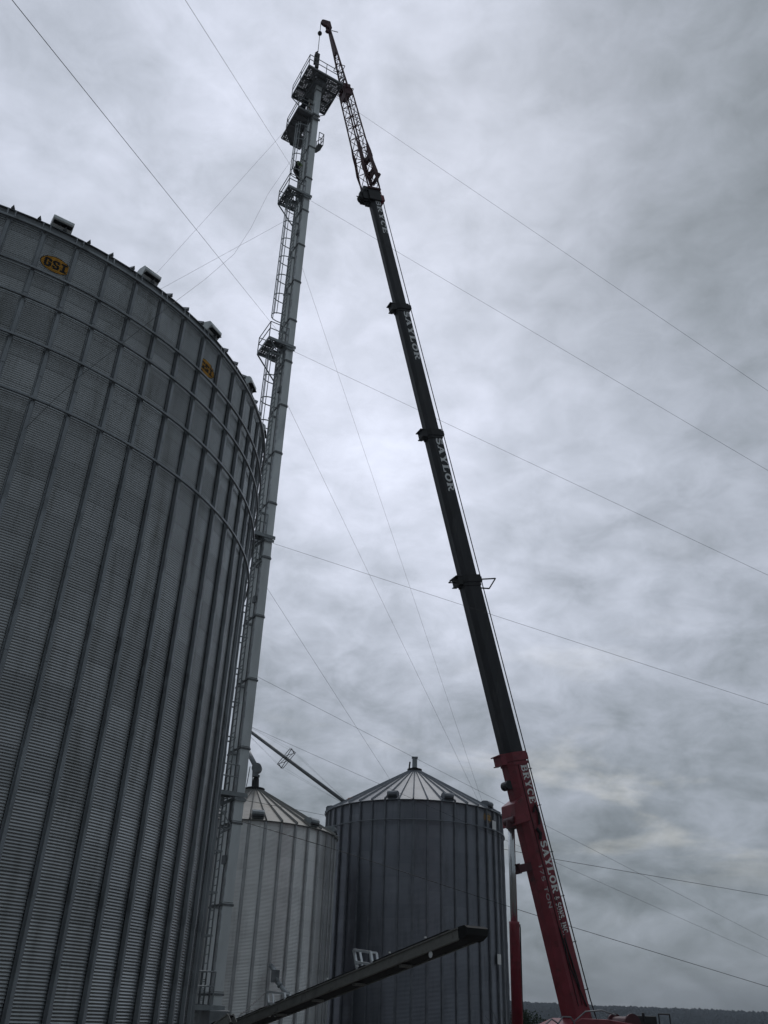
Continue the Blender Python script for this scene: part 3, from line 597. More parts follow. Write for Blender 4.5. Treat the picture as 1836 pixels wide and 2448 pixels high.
def lettering(text, o, run, up, nrm, h, length, m, parent, font=GL, lift=0.004):
    """painted letters: o = start at the baseline, run/up = directions, scaled to the given length"""
    tot = sum(font[c][0] for c in text) + 0.10 * (len(text) - 1); kx = length / tot; b = MB(); x = 0; lay = 0
    for ch in text:
        wd, st = font[ch]
        for pts, t in st:
            lay = (lay + 1) % 9; cl = len(pts) > 3 and math.dist(pts[0], pts[-1]) < 1e-6
            P2 = [V(((x + a) * kx, c * h)) for a, c in (pts[:-1] if cl else pts)]; n = len(P2); L_, R_ = [], []
            for i in range(n):
                p = P2[i]; pa = P2[i - 1] if (i or cl) else None; pb = P2[(i + 1) % n] if (i < n - 1 or cl) else None
                d1 = (p - pa).normalized() if pa is not None else None; d2 = (pb - p).normalized() if pb is not None else None
                d = ((d1 or d2) + (d2 or d1)); d = d.normalized() if d.length > 1e-6 else d1
                q = V((-d.y, d.x)); k = 1.0
                if d1 is not None and d2 is not None: k = min(1.6, 1 / max(0.4, q.dot(V((-d1.y, d1.x)))))
                tw = t * 1.22 * (kx * abs(q.x) + h * abs(q.y)) / (abs(q.x) + abs(q.y)); L_.append(p + q * tw / 2 * k); R_.append(p - q * tw / 2 * k)
            w3 = lambda p: o + run * p.x + up * p.y + nrm * (lift + lay * 0.0006)
            vs = [w3(p) for p in L_] + [w3(p) for p in R_]
            b.add(vs, [(i, (i + 1) % n, n + (i + 1) % n, n + i) for i in range(n if cl else n - 1)])
        x += wd + 0.10
    return b.build('lettering', m, parent)
secs = []
for k in range(5):
    w_, d_ = SEC[k]; l0 = -0.9 if k == 0 else LS[k - 1] - 0.6; l1 = LS[k] - (0.30 if k == 0 else 0.0)
    m_ = MB().loft([[bp_(l, n, u) for n, u in prof(w_, d_)] for l in (l0, l1)])
    s = m_.build('boom_section', M_RED if k == 0 else M_BLACK, crane, origin=bp_(max(l0, 0))); secs.append(s)
    if k == 0:
        ms = MB()                                                # fold lines, hose runs and pegs of the base section
        ms.bar(bp_(0.5, w_ / 2 + 0.012, -0.02), bp_(l1 - 0.4, w_ / 2 + 0.012, -0.02), 0.03, 0.05, up=SN)
        ms.bar(bp_(0.5, w_ / 2 + 0.010, 0.20), bp_(5.2, w_ / 2 + 0.010, 0.20), 0.03, 0.04, up=SN)
        ms.build('side_seam', M_REDD, s)
        pg = MB()
        for l in (1.0, 3.0, 5.0, 7.0, 9.2, 11.0): pg.bar(bp_(l, 0.15, d_ / 2), bp_(l, 0.15, d_ / 2 + 0.42), 0.035)
        pg.build('rope_guide', M_BLK, s)
        MB().tube([bp_(0.4, w_ / 2 + 0.05, 0.40), bp_(2.0, w_ / 2 + 0.06, 0.05), bp_(3.3, w_ / 2 + 0.05, 0.0), bp_(3.7, w_ / 2 + 0.04, -0.02)], 0.035, 6).build('hydraulic_hose', M_BLK, s)
        MB().tube([bp_(1.2, w_ / 2 + 0.05, 0.28), bp_(2.3, w_ / 2 + 0.06, 0.20), bp_(3.3, w_ / 2 + 0.05, 0.12)], 0.03, 6).build('hydraulic_hose', M_BLK, s)
        MB().tube([bp_(8.9, w_ / 2 + 0.06, 0.15), bp_(9.25, w_ / 2 + 0.12, 0.30), bp_(8.8, w_ / 2 + 0.10, 0.42), bp_(8.3, w_ / 2 + 0.08, 0.30)], 0.06, 6).build('hydraulic_hose', M_BLK, s)
        MB().tube([bp_(8.15, w_ / 2 + 0.06, 0.10), bp_(7.9, w_ / 2 + 0.08, 0.24), bp_(7.62, w_ / 2 + 0.06, 0.15)], 0.08, 6).build('hydraulic_hose', M_BLK, s)
    if k < 4:                                                     # collar at the mouth of each section
        cm = MB(); mt = M_RED if k == 0 else M_BLK
        for (dl, gr, ln) in ((0.0, 0.16, 0.42), (-0.34, 0.10, 0.14)):
            cm.loft([[bp_(l1 + dl + x, n, u) for n, u in prof(w_ + gr * 0.75, d_ + gr * 0.75)] for x in (-ln / 2, ln / 2)])
        cm.frame_box(bp_(l1 - 0.05, 0, -d_ / 2 - 0.16), D, SN, UN, 0.50, w_ * 0.8, 0.30); cm.frame_box(bp_(l1 + 0.16, 0, -d_ / 2 - 0.26), D, SN, UN, 0.05, w_ * 0.9, 0.34); cm.frame_box(bp_(l1 - 0.30, 0, -d_ / 2 - 0.24), D, SN, UN, 0.05, w_ * 0.9, 0.28)
        cm.frame_box(bp_(l1 - 0.02, 0.1, d_ / 2 + 0.14), D, SN, UN, 0.30, 0.5, 0.16)
        cm.build('collar', mt, s)
# red lift box, anchor and roller of the base section
w_, d_ = SEC[0]
bx = MB(); bx.prism([(8.55, -0.2), (9.75, -0.2), (9.45, -d_ / 2 - 0.35), (8.45, -d_ / 2 - 0.55)], B0, D, UN, SN, w_ + 0.34); bx.build('cylinder_bracket', M_RED, crane, bevel=0.03)
MB().frame_box(bp_(6.55, 0, -d_ / 2 - 0.36), D, SN, UN, 0.36, 0.5, 0.75).frame_box(bp_(6.75, 0, -d_ / 2 - 0.74), D, SN, UN, 0.06, 0.6, 0.14).frame_box(bp_(6.36, 0, -d_ / 2 - 0.74), D, SN, UN, 0.06, 0.6, 0.14).build('boom_bracket', M_REDD, crane)
MB().tube([bp_(10.35, -0.25, -d_ / 2 - 0.12), bp_(10.35, 0.25, -d_ / 2 - 0.12)], 0.22, 14).build('boom_roller', M_BLK, crane)
# lettering on the yard side, read downwards
def side_text(text, sec, l_top, length, h, u0, m, font=GL):
    w_, d_ = SEC[sec]; lettering(text, bp_(l_top, w_ / 2, u0), -D, UN, SN, h, length, m, secs[sec], font)
side_text('BRYCE', 0, 11.18, 1.85, 0.36, 0.13, M_WHITE)
side_text('SAYLOR', 0, 7.55, 2.35, 0.36, 0.15, M_WHITE)
side_text('& SONS, INC.', 0, 5.05, 1.66, 0.30, 0.15, M_WHITE)
side_text('175 TON', 0, 6.55, 1.95, 0.21, -0.30, M_TON, SANS)
side_text('SAYLOR', 2, LS[2] - 0.40, 3.55, 0.42, -0.01, M_GREYW)
side_text('SAYLOR', 3, LS[3] - 0.38, 3.75, 0.38, -0.01, M_GREYW)
side_text('BRYCE', 4, LS[4] - 0.30, 2.95, 0.36, -0.02, M_GREYW)
# rope-guide frames at the second collar
gf = MB(); l = LS[1]; dd = SEC[1][1] / 2
gf.bar(bp_(l, 0.2, dd), bp_(l + 0.05, 0.2, dd + 1.25), 0.06); gf.bar(bp_(l - 0.5, 0.2, dd), bp_(l - 0.55, 0.2, dd + 0.65), 0.06); gf.bar(bp_(l + 0.05, 0.2, dd + 1.25), bp_(l - 0.55, 0.2, dd + 0.65), 0.06)
gf.bar(bp_(l + 0.35, 0.0, -dd - 0.05), bp_(l - 0.1, 0.0, -dd - 0.75), 0.07); gf.bar(bp_(l - 0.1, 0, -dd - 0.75), bp_(l - 0.1, 0, -dd - 0.1), 0.05); gf.bar(bp_(l + 0.30, 0.2, -dd - 0.05), bp_(l - 0.12, 0.2, -dd - 0.68), 0.04)
gf.build('outrigger_frame', M_BLK, crane)
# boom head and lattice jib
TIP = bp_(LS[4]); JT = V((HOOK.x, HOOK.y, 66.95)) + HD * -0.55
JD = (JT - TIP).normalized(); JU = (UN - JD * UN.dot(JD)).normalized(); JN = JD.cross(JU).normalized(); JN = JN if JN.y < 0 else -JN; JL = (JT - TIP).length
hd = MB(); w_, d_ = SEC[4]
hd.frame_box(bp_(LS[4] + 0.05, 0, -0.05), D, SN, UN, 0.95, w_ + 0.30, d_ + 0.18); hd.frame_box(bp_(LS[4] - 0.05, 0, -0.62), D, SN, UN, 0.75, 0.66, 0.62); hd.frame_box(bp_(LS[4] + 0.45, 0, -0.25), D, SN, UN, 0.35, 0.80, 1.10)
for n in (-0.18, 0.0, 0.18): hd.tube([bp_(LS[4] - 0.15, n - 0.05, -0.75), bp_(LS[4] - 0.15, n + 0.05, -0.75)], 0.40, 16)
hd.bar(bp_(LS[4] - 0.55, 0.1, -0.3), bp_(LS[4] - 0.2, 0.1, -1.35), 0.05); hd.bar(bp_(LS[4] - 0.45, 0, -0.45), bp_(LS[4] - 0.62, 0, -0.65), 0.16)
hd.build('boom_head', M_BLK, crane)
hr = MB(); hr.frame_box(bp_(LS[4] - 0.05, 0.05, 0.50), D, SN, UN, 0.50, 0.55, 0.42); hr.tube([bp_(LS[4] + 0.5, -0.2, 0.45), bp_(LS[4] + 0.5, 0.25, 0.45)], 0.18, 12); hr.build('head_fitting', M_RED, crane)
jib = MB().frame_box(TIP + JD * 0.55, JD, JN, JU, 0.14, 0.98, 0.98).build('lattice_jib', M_REDD, crane, origin=TIP)
def jp(t, n, u): return TIP + JD * t + JN * n + JU * u
JM = 10.4; t0 = 0.5
def half(t):                                                      # half width of the jib along its length
    if t < 0.9: return 0.40 + 0.05 * t / 0.9
    if t < JM: return 0.45 - 0.10 * (t - 0.9) / (JM - 0.9)
    return 0.35 - 0.25 * (t - JM) / (JL - JM)
for sn in (-1, 1):
    for su in (-1, 1):
        ch = MB(); ts = [t0, 0.9, JM]
        ch.tube([jp(t, sn * half(t), su * half(t)) for t in ts], [0.056, 0.056, 0.054], 8); ch.build('chord', M_REDD, jib)
for sn in (-1, 1):                                                # slimmer, heavier top half: two deep channels
    hn = lambda t: 0.45 - 0.37 * (t - JM) / (JL - JM)
    ch = MB(); ch.loft([[jp(t, sn * hn(t) + i * 0.04, 0.06 * j) for i, j in ((-1, -1), (1, -1), (1, 1), (-1, 1))] for t in (JM, JL - 0.3)]); ch.build('chord', M_REDD, jib)
lc = MB(); t = 0.6; k = 0
while t < JL - 3.2:
    st = half(t) * 1.35; h0, h1 = half(t), half(t + st)
    for (f, a_, b_) in ((0, 1, 0), (1, 1, 0), (2, 0, 1), (3, 0, 1)):
        s = -1 if (k + f) % 2 else 1; s2 = -s
        if t > JM - 0.3 and f > 1: continue
        if t > JM - 0.3: h0, h1 = hn(max(t, JM)), hn(max(t, JM) + st); hq0 = hq1 = 0.06
        else: hq0, hq1 = h0, h1
        if f < 2: uu = (-1, 1)[f]; lc.tube([jp(t, s * h0, uu * hq0), jp(t + st, s2 * h1, uu * hq1)], 0.026, 6)
        else: nn = (-1, 1)[f - 2]; lc.tube([jp(t, nn * h0, s * h0), jp(t + st, nn * h1, s2 * h1)], 0.022, 6)
    if k % 6 == 0:
        for uu in (-1, 1): lc.tube([jp(t, -h0, uu * h0), jp(t, h0, uu * h0)], 0.026, 6); lc.tube([jp(t, uu * h0, -h0), jp(t, uu * h0, h0)], 0.026, 6)
    t += st; k += 1
lc.build('lacing', M_REDD, jib)
pm = MB()
for sn in (-1, 1):                                                # root plates and link plates
    pm.prism([(0.6, 0.40), (1.5, 0.30), (3.0, 0.62), (4.3, 0.72), (5.4, 0.44), (4.2, 0.20), (3.0, 0.12), (1.6, 0.20)], TIP, JD, JU, JN, 0.03) if False else None
    for su, kk in ((1, 1.0), (-1, 0.62)):
        pm.prism([(1.0, su * 0.44), (2.3, su * (0.44 + 0.22 * kk)), (3.3, su * (0.44 + 0.10 * kk)), (4.2, su * (0.42 + 0.14 * kk)), (5.4, su * 0.40), (4.0, su * (0.40 - 0.26 * kk)), (2.6, su * (0.40 - 0.10 * kk))], jp(0, sn * 0.46, 0), JD, JU, JN, 0.03)
pm.frame_box(jp(2.6, 0, 0.52), JD, JN, JU, 0.55, 0.86, 0.10); pm.frame_box(jp(3.9, 0, 0.50), JD, JN, JU, 0.3, 0.86, 0.22)
pm.tube([jp(2.0, -0.5, 0.68), jp(2.0, 0.5, 0.68)], 0.13, 10)
pm.build('root_plate', M_REDD, jib)
jm = MB(); h = half(JM)
for sn in (-1, 1): jm.frame_box(jp(JM - 0.1, sn * (h + 0.03), 0), JD, JN, JU, 1.05, 0.04, 2 * h * 0.8)
jm.frame_box(jp(JM + 0.45, 0, 0.0), JD, JN, JU, 0.12, 2 * h, 2 * h); jm.frame_box(jp(JM - 0.75, 0, -h), JD, JN, JU, 0.5, 2 * h, 0.06); jm.frame_box(jp(JM - 0.3, 0, h * 0.4), JD, JN, JU, 0.7, 2 * h, 0.06)
jm.build('joint_frame', M_REDD, jib)
jt = MB(); jt.loft([[jp(t, n * hh, u * 0.075) for n, u in ((-1, -1), (1, -1), (1, 1), (-1, 1))] for t, hh in ((JL - 3.2, hn(JL - 3.2) * 0.95), (JL - 0.3, 0.12))])
jt.frame_box(jp(JL, 0, 0), JD, JN, JU, 0.75, 0.26, 0.42); jt.tube([jp(JL + 0.1, -0.10, -0.25), jp(JL + 0.1, 0.10, -0.25)], 0.32, 16); jt.tube([jp(JL - 0.75, -0.10, -0.20), jp(JL - 0.75, 0.10, -0.20)], 0.15, 12); jt.bar(jp(JL - 0.5, 0, 0.2), jp(JL - 0.45, 0, 0.75), 0.04)
jt.build('jib_head', M_REDD, jib)
# hoist rope along the back of the boom and down to the ball
rp = MB(); pr = [bp_(-0.3, 0.1, 1.05)] + [bp_(l, 0.1, 0.56 + 0.42 + 0.0 * l - 0.006 * l) for l in (0.6, 25, LS[4] - 1.0)] + [bp_(LS[4], 0.1, 0.72), jp(2.2, 0, 0.72), jp(4.5, 0, 0.42), jp(JL - 0.4, 0, 0.14), jp(JL + 0.3, 0, 0.05)]
rp.tube(pr, 0.028, 6); top = jp(JL + 0.1, 0, -0.25) + HD * 0.32
rp.tube([top, V((HOOK.x, HOOK.y, 63.15))], 0.024, 6); rp.build('hoist_rope', M_BLK, crane)
bl = MB(); bz = 65.45; px_ = V((HOOK.x, HOOK.y, 0)).lerp(V((top.x, top.y, 0)), (bz - 63.15) / (top.z - 63.15))
bl.lathe([(0.0, 0.26), (0.06, 0.22), (0.15, 0.08), (0.17, 0.0), (0.15, -0.10), (0.05, -0.24), (0.0, -0.26)], (px_.x, px_.y, bz), 14); bl.build('overhaul_ball', M_BLK, crane, smooth=True)
# lift cylinder
CT = bp_(8.75, 0.05, -d_ - 0.20); s_ = 5.55
CT = bp_(8.70, 0.05, -SEC[0][1] / 2 - 0.42); r_ = ray(1237, 2446); tt = (V((B0.x, B0.y, 0)) - EYE).dot(V((SN.x, SN.y, 0))) / r_.dot(V((SN.x, SN.y, 0)))
CB = EYE + r_ * tt; CD = (CT - CB).normalized(); CLn = (CT - CB).length; md = CB + CD * CLn * 0.475
cyl = MB().tube([CB - CD * 0.3, CB + CD * CLn * 0.46, md], [0.245, 0.235, 0.245], 20).build('lift_cylinder', M_RED, crane, smooth=True)
MB().tube([md, CT + CD * 0.1], 0.165, 20).build('piston_rod', M_CHROME, cyl, smooth=True)
cp = MB(); cp.tube([md + SN * 0.05 - HD * 0.29 - CD * 0.2, CB - HD * 0.29 + CD * 0.6, CB - HD * 0.26 + CD * 0.2], 0.028, 6); cp.box(md - HD * 0.27 - CD * 0.15, 0.1, 0.1, 0.12); cp.box(CB - HD * 0.27 + CD * 0.55, 0.1, 0.1, 0.3); cp.build('cylinder_pipe', M_BLK, cyl)
MB().tube([CT - SN * 0.42, CT + SN * 0.42], 0.20, 16).tube([CT - CD * 0.35, CT], 0.24, 16).build('rod_eye', M_REDD, cyl)
# superstructure on its slew ring, and the carrier under it
def dk_(s, n, z): return V((B0.x, B0.y, 0)) + HD * s + SN * n + ZV * z
sp = MB(); sp.prism([(3.0, 1.15), (3.0, 1.58), (1.7, 1.62), (1.2, 1.78), (0.5, 2.02), (-0.9, 2.02), (-1.9, 1.92), (-3.2, 1.80), (-4.6, 1.70), (-4.6, 1.15)], dk_(0, 0, 0), HD, ZV, SN, 2.3)
sup = sp.build('superstructure', M_RED, crane, bevel=0.04)
wn_ = MB()
for n0, n1, rr_ in ((-0.6, 0.6, 0.36), (-0.66, -0.58, 0.48), (0.58, 0.66, 0.48)): wn_.tube([dk_(-2.7, n0, 1.82), dk_(-2.7, n1, 1.82)], rr_, 18)
wn_.build('winch', M_REDD, sup)
en = MB(); en.box(dk_(-3.6, 0.3, 2.05), 1.0, 1.0, 0.35); en.tube([dk_(-3.3, 0.7, 2.0), dk_(-3.3, 0.7, 2.35)], 0.07, 8); en.build('engine_box', M_BLK, sup, bevel=0.03)
MB().tube([dk_(1.9, 1.18, 1.75), dk_(1.6, 1.2, 2.05), dk_(1.2, 1.22, 2.05), dk_(1.0, 1.2, 1.8)], 0.035, 6).build('hydraulic_hose', M_ZINCD, sup)
MB().tube([dk_(1.0, 1.2, 1.9), dk_(0.4, 1.22, 2.28), dk_(-0.5, 1.22, 2.36), dk_(-1.3, 1.2, 2.2)], 0.03, 6).build('hydraulic_hose', M_ZINCD, sup)
MB().tube([dk_(2.6, 1.18, 1.7), dk_(2.2, 1.2, 1.95), dk_(1.9, 1.2, 1.8)], 0.035, 6).build('hydraulic_hose', M_ZINCD, sup)
ra = MB()
for s0 in (-3.9, -4.55): ra.tube([dk_(s0, 1.05, 1.85), dk_(s0, 1.05, 2.32)], 0.03, 6)
ra.tube([dk_(-3.9, 1.05, 2.32), dk_(-4.55, 1.05, 2.32)], 0.03, 6); ra.build('handrail', M_BLK, sup)
MB().prism([(-4.6, 1.3), (-4.6, 1.9), (-5.3, 1.85), (-5.3, 1.3)], dk_(0, 0, 0), HD, ZV, SN, 2.6).build('counterweight', M_REDD, sup, bevel=0.06)
cbm = MB(); cbm.prism([(3.4, 1.2), (1.9, 1.2), (1.9, 1.70), (3.0, 1.70), (3.5, 1.6)], dk_(0, 1.55, 0), HD, ZV, SN, 0.75).build('operator_cab', M_RED, sup, bevel=0.04)
cr = MB(); cr.tube([dk_(0.5, 0, 0.95), dk_(0.5, 0, 1.25)], 0.9, 24); cr.frame_box(dk_(0.5, 0, 0.95), HD, SN, ZV, 13.0, 2.5, 0.45); ca = cr.build('carrier', M_REDD, crane)
for s0 in (-4.6, -3.1, -1.6, 3.0, 4.5, 6.0):
    for n0 in (-1.15, 1.15):
        wh = MB().tube([dk_(s0, n0 - 0.2, 0.62), dk_(s0, n0 + 0.2, 0.62)], 0.62, 24); wh.build('wheel', M_RUBBER, ca, bevel=0.04)
for s0 in (-5.4, 6.6):
    ob = MB(); ob.frame_box(dk_(s0, 0, 0.6), HD, SN, ZV, 0.4, 6.4, 0.3)
    for n0 in (-3.2, 3.2): ob.tube([dk_(s0, n0, 0.6), dk_(s0, n0, 0.1)], 0.12, 10); ob.tube([dk_(s0, n0, 0.0), dk_(s0, n0, 0.1)], 0.4, 16)
    ob.build('outrigger', M_RED, ca)

# lifting block on the rope, with its slings
HB = V((HOOK.x, HOOK.y, 61.9)); hkb = thing('lifting_block', 'black hook block with chains hanging over the tower head', 'hook block', HB)
m_ = MB(); m_.frame_box(HB + V((0.03, 0, 0.05)), AV, BV, ZV, 0.26, 0.20, 1.75); m_.frame_box(HB + V((-0.16, 0, 0.28)), AV, BV, ZV, 0.12, 0.18, 1.2); m_.build('block_body', M_BLK, hkb, bevel=0.03)
MB().tube([HB + V((-0.10, 0, 0.8)), HB + V((-0.16, 0, 1.05)), HB + V((0, 0, 1.25))], 0.055, 8).build('shackle', M_BLK, hkb)
hk = MB(); hk.tube([HB + V((0, 0, -0.85)), HB + V((0.1, 0, -1.0)), HB + V((0.02, 0, -1.12)), HB + V((-0.12, 0, -1.05))], 0.05, 8); hk.build('hook', M_BLK, hkb)
ch = MB(); ch.tube([HB + V((0.02, 0, -1.08)), tp(0.0, 0.3, 59.55)], 0.04, 6); ch.tube([HB + V((0.02, 0, -1.08)), tp(0.45, 1.2, 59.5)], 0.04, 6); ch.tube([HB + V((0.02, 0, -1.08)), tp(0.0, 1.25, 59.5)], 0.04, 6); ch.tube([HB + V((0.02, 0, -1.08)), HB + V((-0.3, -0.1, -0.95)), HB + V((-0.5, -0.15, -1.2))], 0.05, 6); ch.build('sling_chain', M_BLK, hkb)

# ------------------------------------------------------------------ wires
def wire(label, pts, r=0.0075, sag=0.0, name='guy_wire', cat='guy wire', group='guy wires of the elevator tower'):
    pts = [V(p) for p in pts]
    if len(pts) == 2 and sag:
        p, q = pts; pts = [p.lerp(q, t / 16) - ZV * sag * 4 * (t / 16) * (1 - t / 16) for t in range(17)]
    return tag(MB().tube(pts, r, 5).build(name, M_WIRE, origin=pts[0]), label, cat, group)
G1 = V((47.99, 36.02, 0.0)) ; G1 = at(3954, 2375, 60); G1b = G1 + (G1 - tp(0.47, 0, 40)).normalized() * 3
wire('uppermost thin wire running right from under the tower head', [tp(0.46, 0.0, 57.67), G1])
wire('second wire on the right, tied below the highest ladder platform', [tp(0.46, 0.0, 46.05), G1])
wire('third wire on the right, tied below the platform beside the bin eave', [tp(0.46, 0.0, 33.62), G1])
wire('lowest of the wires fanning right, crossing the black boom above the red section', [tp(0.46, 0.0, 21.45), G1])
an = MB(); an.tube([V((G1.x, G1.y, 0)), G1], 0.12, 10); tag(an.build('anchor_post', M_ZINCD, origin=(G1.x, G1.y, 0)), 'steel anchor post holding the right hand guy wires', 'post')
wire('dark wire from the top left corner down to the platform beside the bin eave', [tp(-0.02, 0.2, 34.3), (-4.75, -12.33, 0)], 0.0055)
wire('dark wire from the top edge down to the climber platform', [tp(-0.02, 0.2, 47.3), (-5.10, -12.36, 0)], 0.006)
wire('faint wire from the drive platform down behind the big bin vent', [tp(-1.1, 1.9, 54.2), (-51.2, 59.0, 0)], 0.0065)
wire('faint wire from below the climber platform sloping gently behind the big bin', [tp(-0.02, 1.3, 45.6), (-56.0, 37.5, 0)], 0.0065)
def front(px, py, gap=0.6):                                      # point just in front of the big bin wall
    r = ray(px, py); A = r.x * r.x + r.y * r.y; B = -2 * (r.x * C1[0] + r.y * C1[1]); Q = C1[0] ** 2 + C1[1] ** 2 - (R1 + gap) ** 2
    return EYE + r * ((-B - math.sqrt(B * B - 4 * A * Q)) / (2 * A))
pts = [tp(-0.02, 0.1, 52.6), at(640, 465, 35.0), at(600, 545, 33.6), at(560, 607, 32.4), at(490, 668, 30.5), front(415, 724, 0.9), front(300, 815), front(190, 900), front(120, 965, 0.3), front(60, 1025, 0.14)]
wire('sagging wire that crosses in front of the big bin wall', pts, 0.006)
wire('steep wire dropping right from the tower, nearest the boom of the three', [tp(0.45, 1.5, 43.1), at(1157, 1929, 67.0)], 0.007)
wire('steep wire beside it that lands behind the right vent of the dark bin', [tp(0.45, 1.5, 32.0), at(1149, 1926, 67.0)], 0.007)
wire('steep short wire from the lower tower to the left slope of the dark bin roof', [tp(0.45, 1.5, 20.4), at(934, 1866, 66.3)], 0.007)
G4 = V((55.74, 87.18, 0))
wire('long wire passing over the peak of the dark bin and behind the boom', [tp(0.45, 0.9, 15.1), G4], 0.007)
wire('long wire crossing in front of the dark bin roof', [tp(0.45, 0.9, 12.75), G4], 0.0065)
wire('black wire drawn across the wall of the dark bin and behind the lift cylinder', [tp(0.45, 0.2, 8.55), at(802, 2031, 43.5), at(1177, 2154.5, 49.5), at(1368, 2216, 53), at(1836, 2359, 60), at(2600, 2560, 70) * 1.0], 0.014)
wire('short service wire from the tower to the left edge of the dark bin', [tp(0.47, 0.05, 9.35), at(701, 1934, 49), at(781, 1950, 64.9)], 0.012, name='service_wire', cat='wire', group='service wires')
wire('service wire from the right edge of the dark bin to the far right', [at(1200, 2029, 66), at(1320, 2053, 70), at(1836, 2141, 85), at(2500, 2250, 110)], 0.017, name='service_wire', cat='wire', group='service wires')

# ------------------------------------------------------------------ spouts behind the tower
DQ = V((-10.4, 65.2, 0)); dt = thing('distributor_post', 'grain distributor on a slim post hidden behind the elevator tower', 'distributor', DQ)
MB().box(DQ + ZV * 10.2, 0.4, 0.4, 20.4).build('post', M_ZINCD, dt); MB().lathe([(0.1, 20.4), (0.35, 20.6), (0.35, 21.2), (0.1, 21.6)], DQ, 14).build('hopper', M_ZINCD, dt)
SE = at(826, 1919, 63.6); SA = DQ + ZV * 20.9
sp1 = thing('grain_spout', 'long grey grain pipe sloping from behind the tower onto the dark bin roof', 'grain spout', SE, 'grain spouts')
SD = (SE - SA).normalized(); mat_sp = M_ZINCD
MB().tube([SA, SE], 0.125, 12).build('pipe', M_ZINCD, sp1, smooth=True)
SM = at(686, 1808, 64.6); t_ = (SM - SA).dot(SD); SM = SA + SD * t_
su = SD.cross(V((0, 1, 0))).normalized(); su = su if su.z > 0 else -su; ss = SD.cross(su).normalized()
fr = MB(); fa = (su * 0.97 - SD * 0.25).normalized(); fa = su; wq = 0.42
for sg in (-1, 1):
    p = SM + fa * 0.72 * sg
    fr.bar(p - ss * wq + SD * 0.0, p + ss * wq, 0.04); fr.bar(SM - ss * 0.12, p - ss * wq, 0.035); fr.bar(SM + ss * 0.12, p + ss * wq, 0.035)
    fr.bar(p - SD * 0.28, p + SD * 0.28, 0.04); fr.bar(SM - SD * 0.28 * sg, p + SD * 0.28 * sg, 0.03)
for sd_ in (-1, 1): fr.bar(SM + SD * 0.28 * sd_ - fa * 0.72, SM + SD * 0.28 * sd_ + fa * 0.72, 0.04)
fr.build('spreader_frame', M_BLK, sp1)
for sg in (-1, 1):
    for w2 in (-1, 1): MB().tube([SA + fa * 0.15 * sg, SM + fa * 0.72 * sg + ss * wq * w2, SE + fa * 0.12 * sg], 0.005, 5).build('stay_wire', M_WIRE, sp1)
ob = MB().lathe([(0.62, -0.32), (0.60, -0.02), (0.42, 0.22), (0.0, 0.36)], SE + V((0.55, 0.2, 0.12)), 16); ob.build('inlet_box', M_RUST, sp1, smooth=True)
EB = at(613, 1829, 57.9); EB = V((C2[0] + 0.02, C2[1] - 0.25, EB.z))
sp2 = thing('grain_spout', 'short grain pipe with round elbow dropping onto the silver bin peak', 'grain spout', EB, 'grain spouts')
MB().tube([DQ + ZV * 21.0 + V((0.3, -0.3, -1.4)), EB + V((-0.2, 0.05, 0.30))], 0.165, 12).build('pipe', M_ZINCD, sp2, smooth=True)
MB().tube([EB + V((0, -0.22, 0)), EB + V((0, 0.22, 0))], 0.33, 20).frame_box(EB + V((-0.04, 0, -0.3)), (1, 0, 0), (0, 1, 0), ZV, 0.34, 0.38, 0.5).build('elbow_box', M_ZINCD, sp2)
q = V((C2[0], C2[1], 0)); MB().tube([V((q.x, q.y - 0.1, EB.z - 0.4)), V((q.x, q.y, 15.35)), V((q.x, q.y, 15.3)), V((q.x, q.y, 14.72))], [0.14, 0.15, 0.20, 0.25], 14).lathe([(0.23, -0.06), (0.23, 0.06), (0.15, 0.08)], (q.x, q.y, 15.45), 16).build('drop_pipe', M_BLK, sp2)
MB().tube([V((q.x - 0.55, q.y - 0.2, 14.7)), EB + V((-0.45, -0.1, 0.1))], 0.025, 6).tube([V((q.x - 0.2, q.y - 0.1, 14.7)), EB + V((-0.25, -0.1, -0.1))], 0.025, 6).build('stay_wire', M_BLK, sp2)

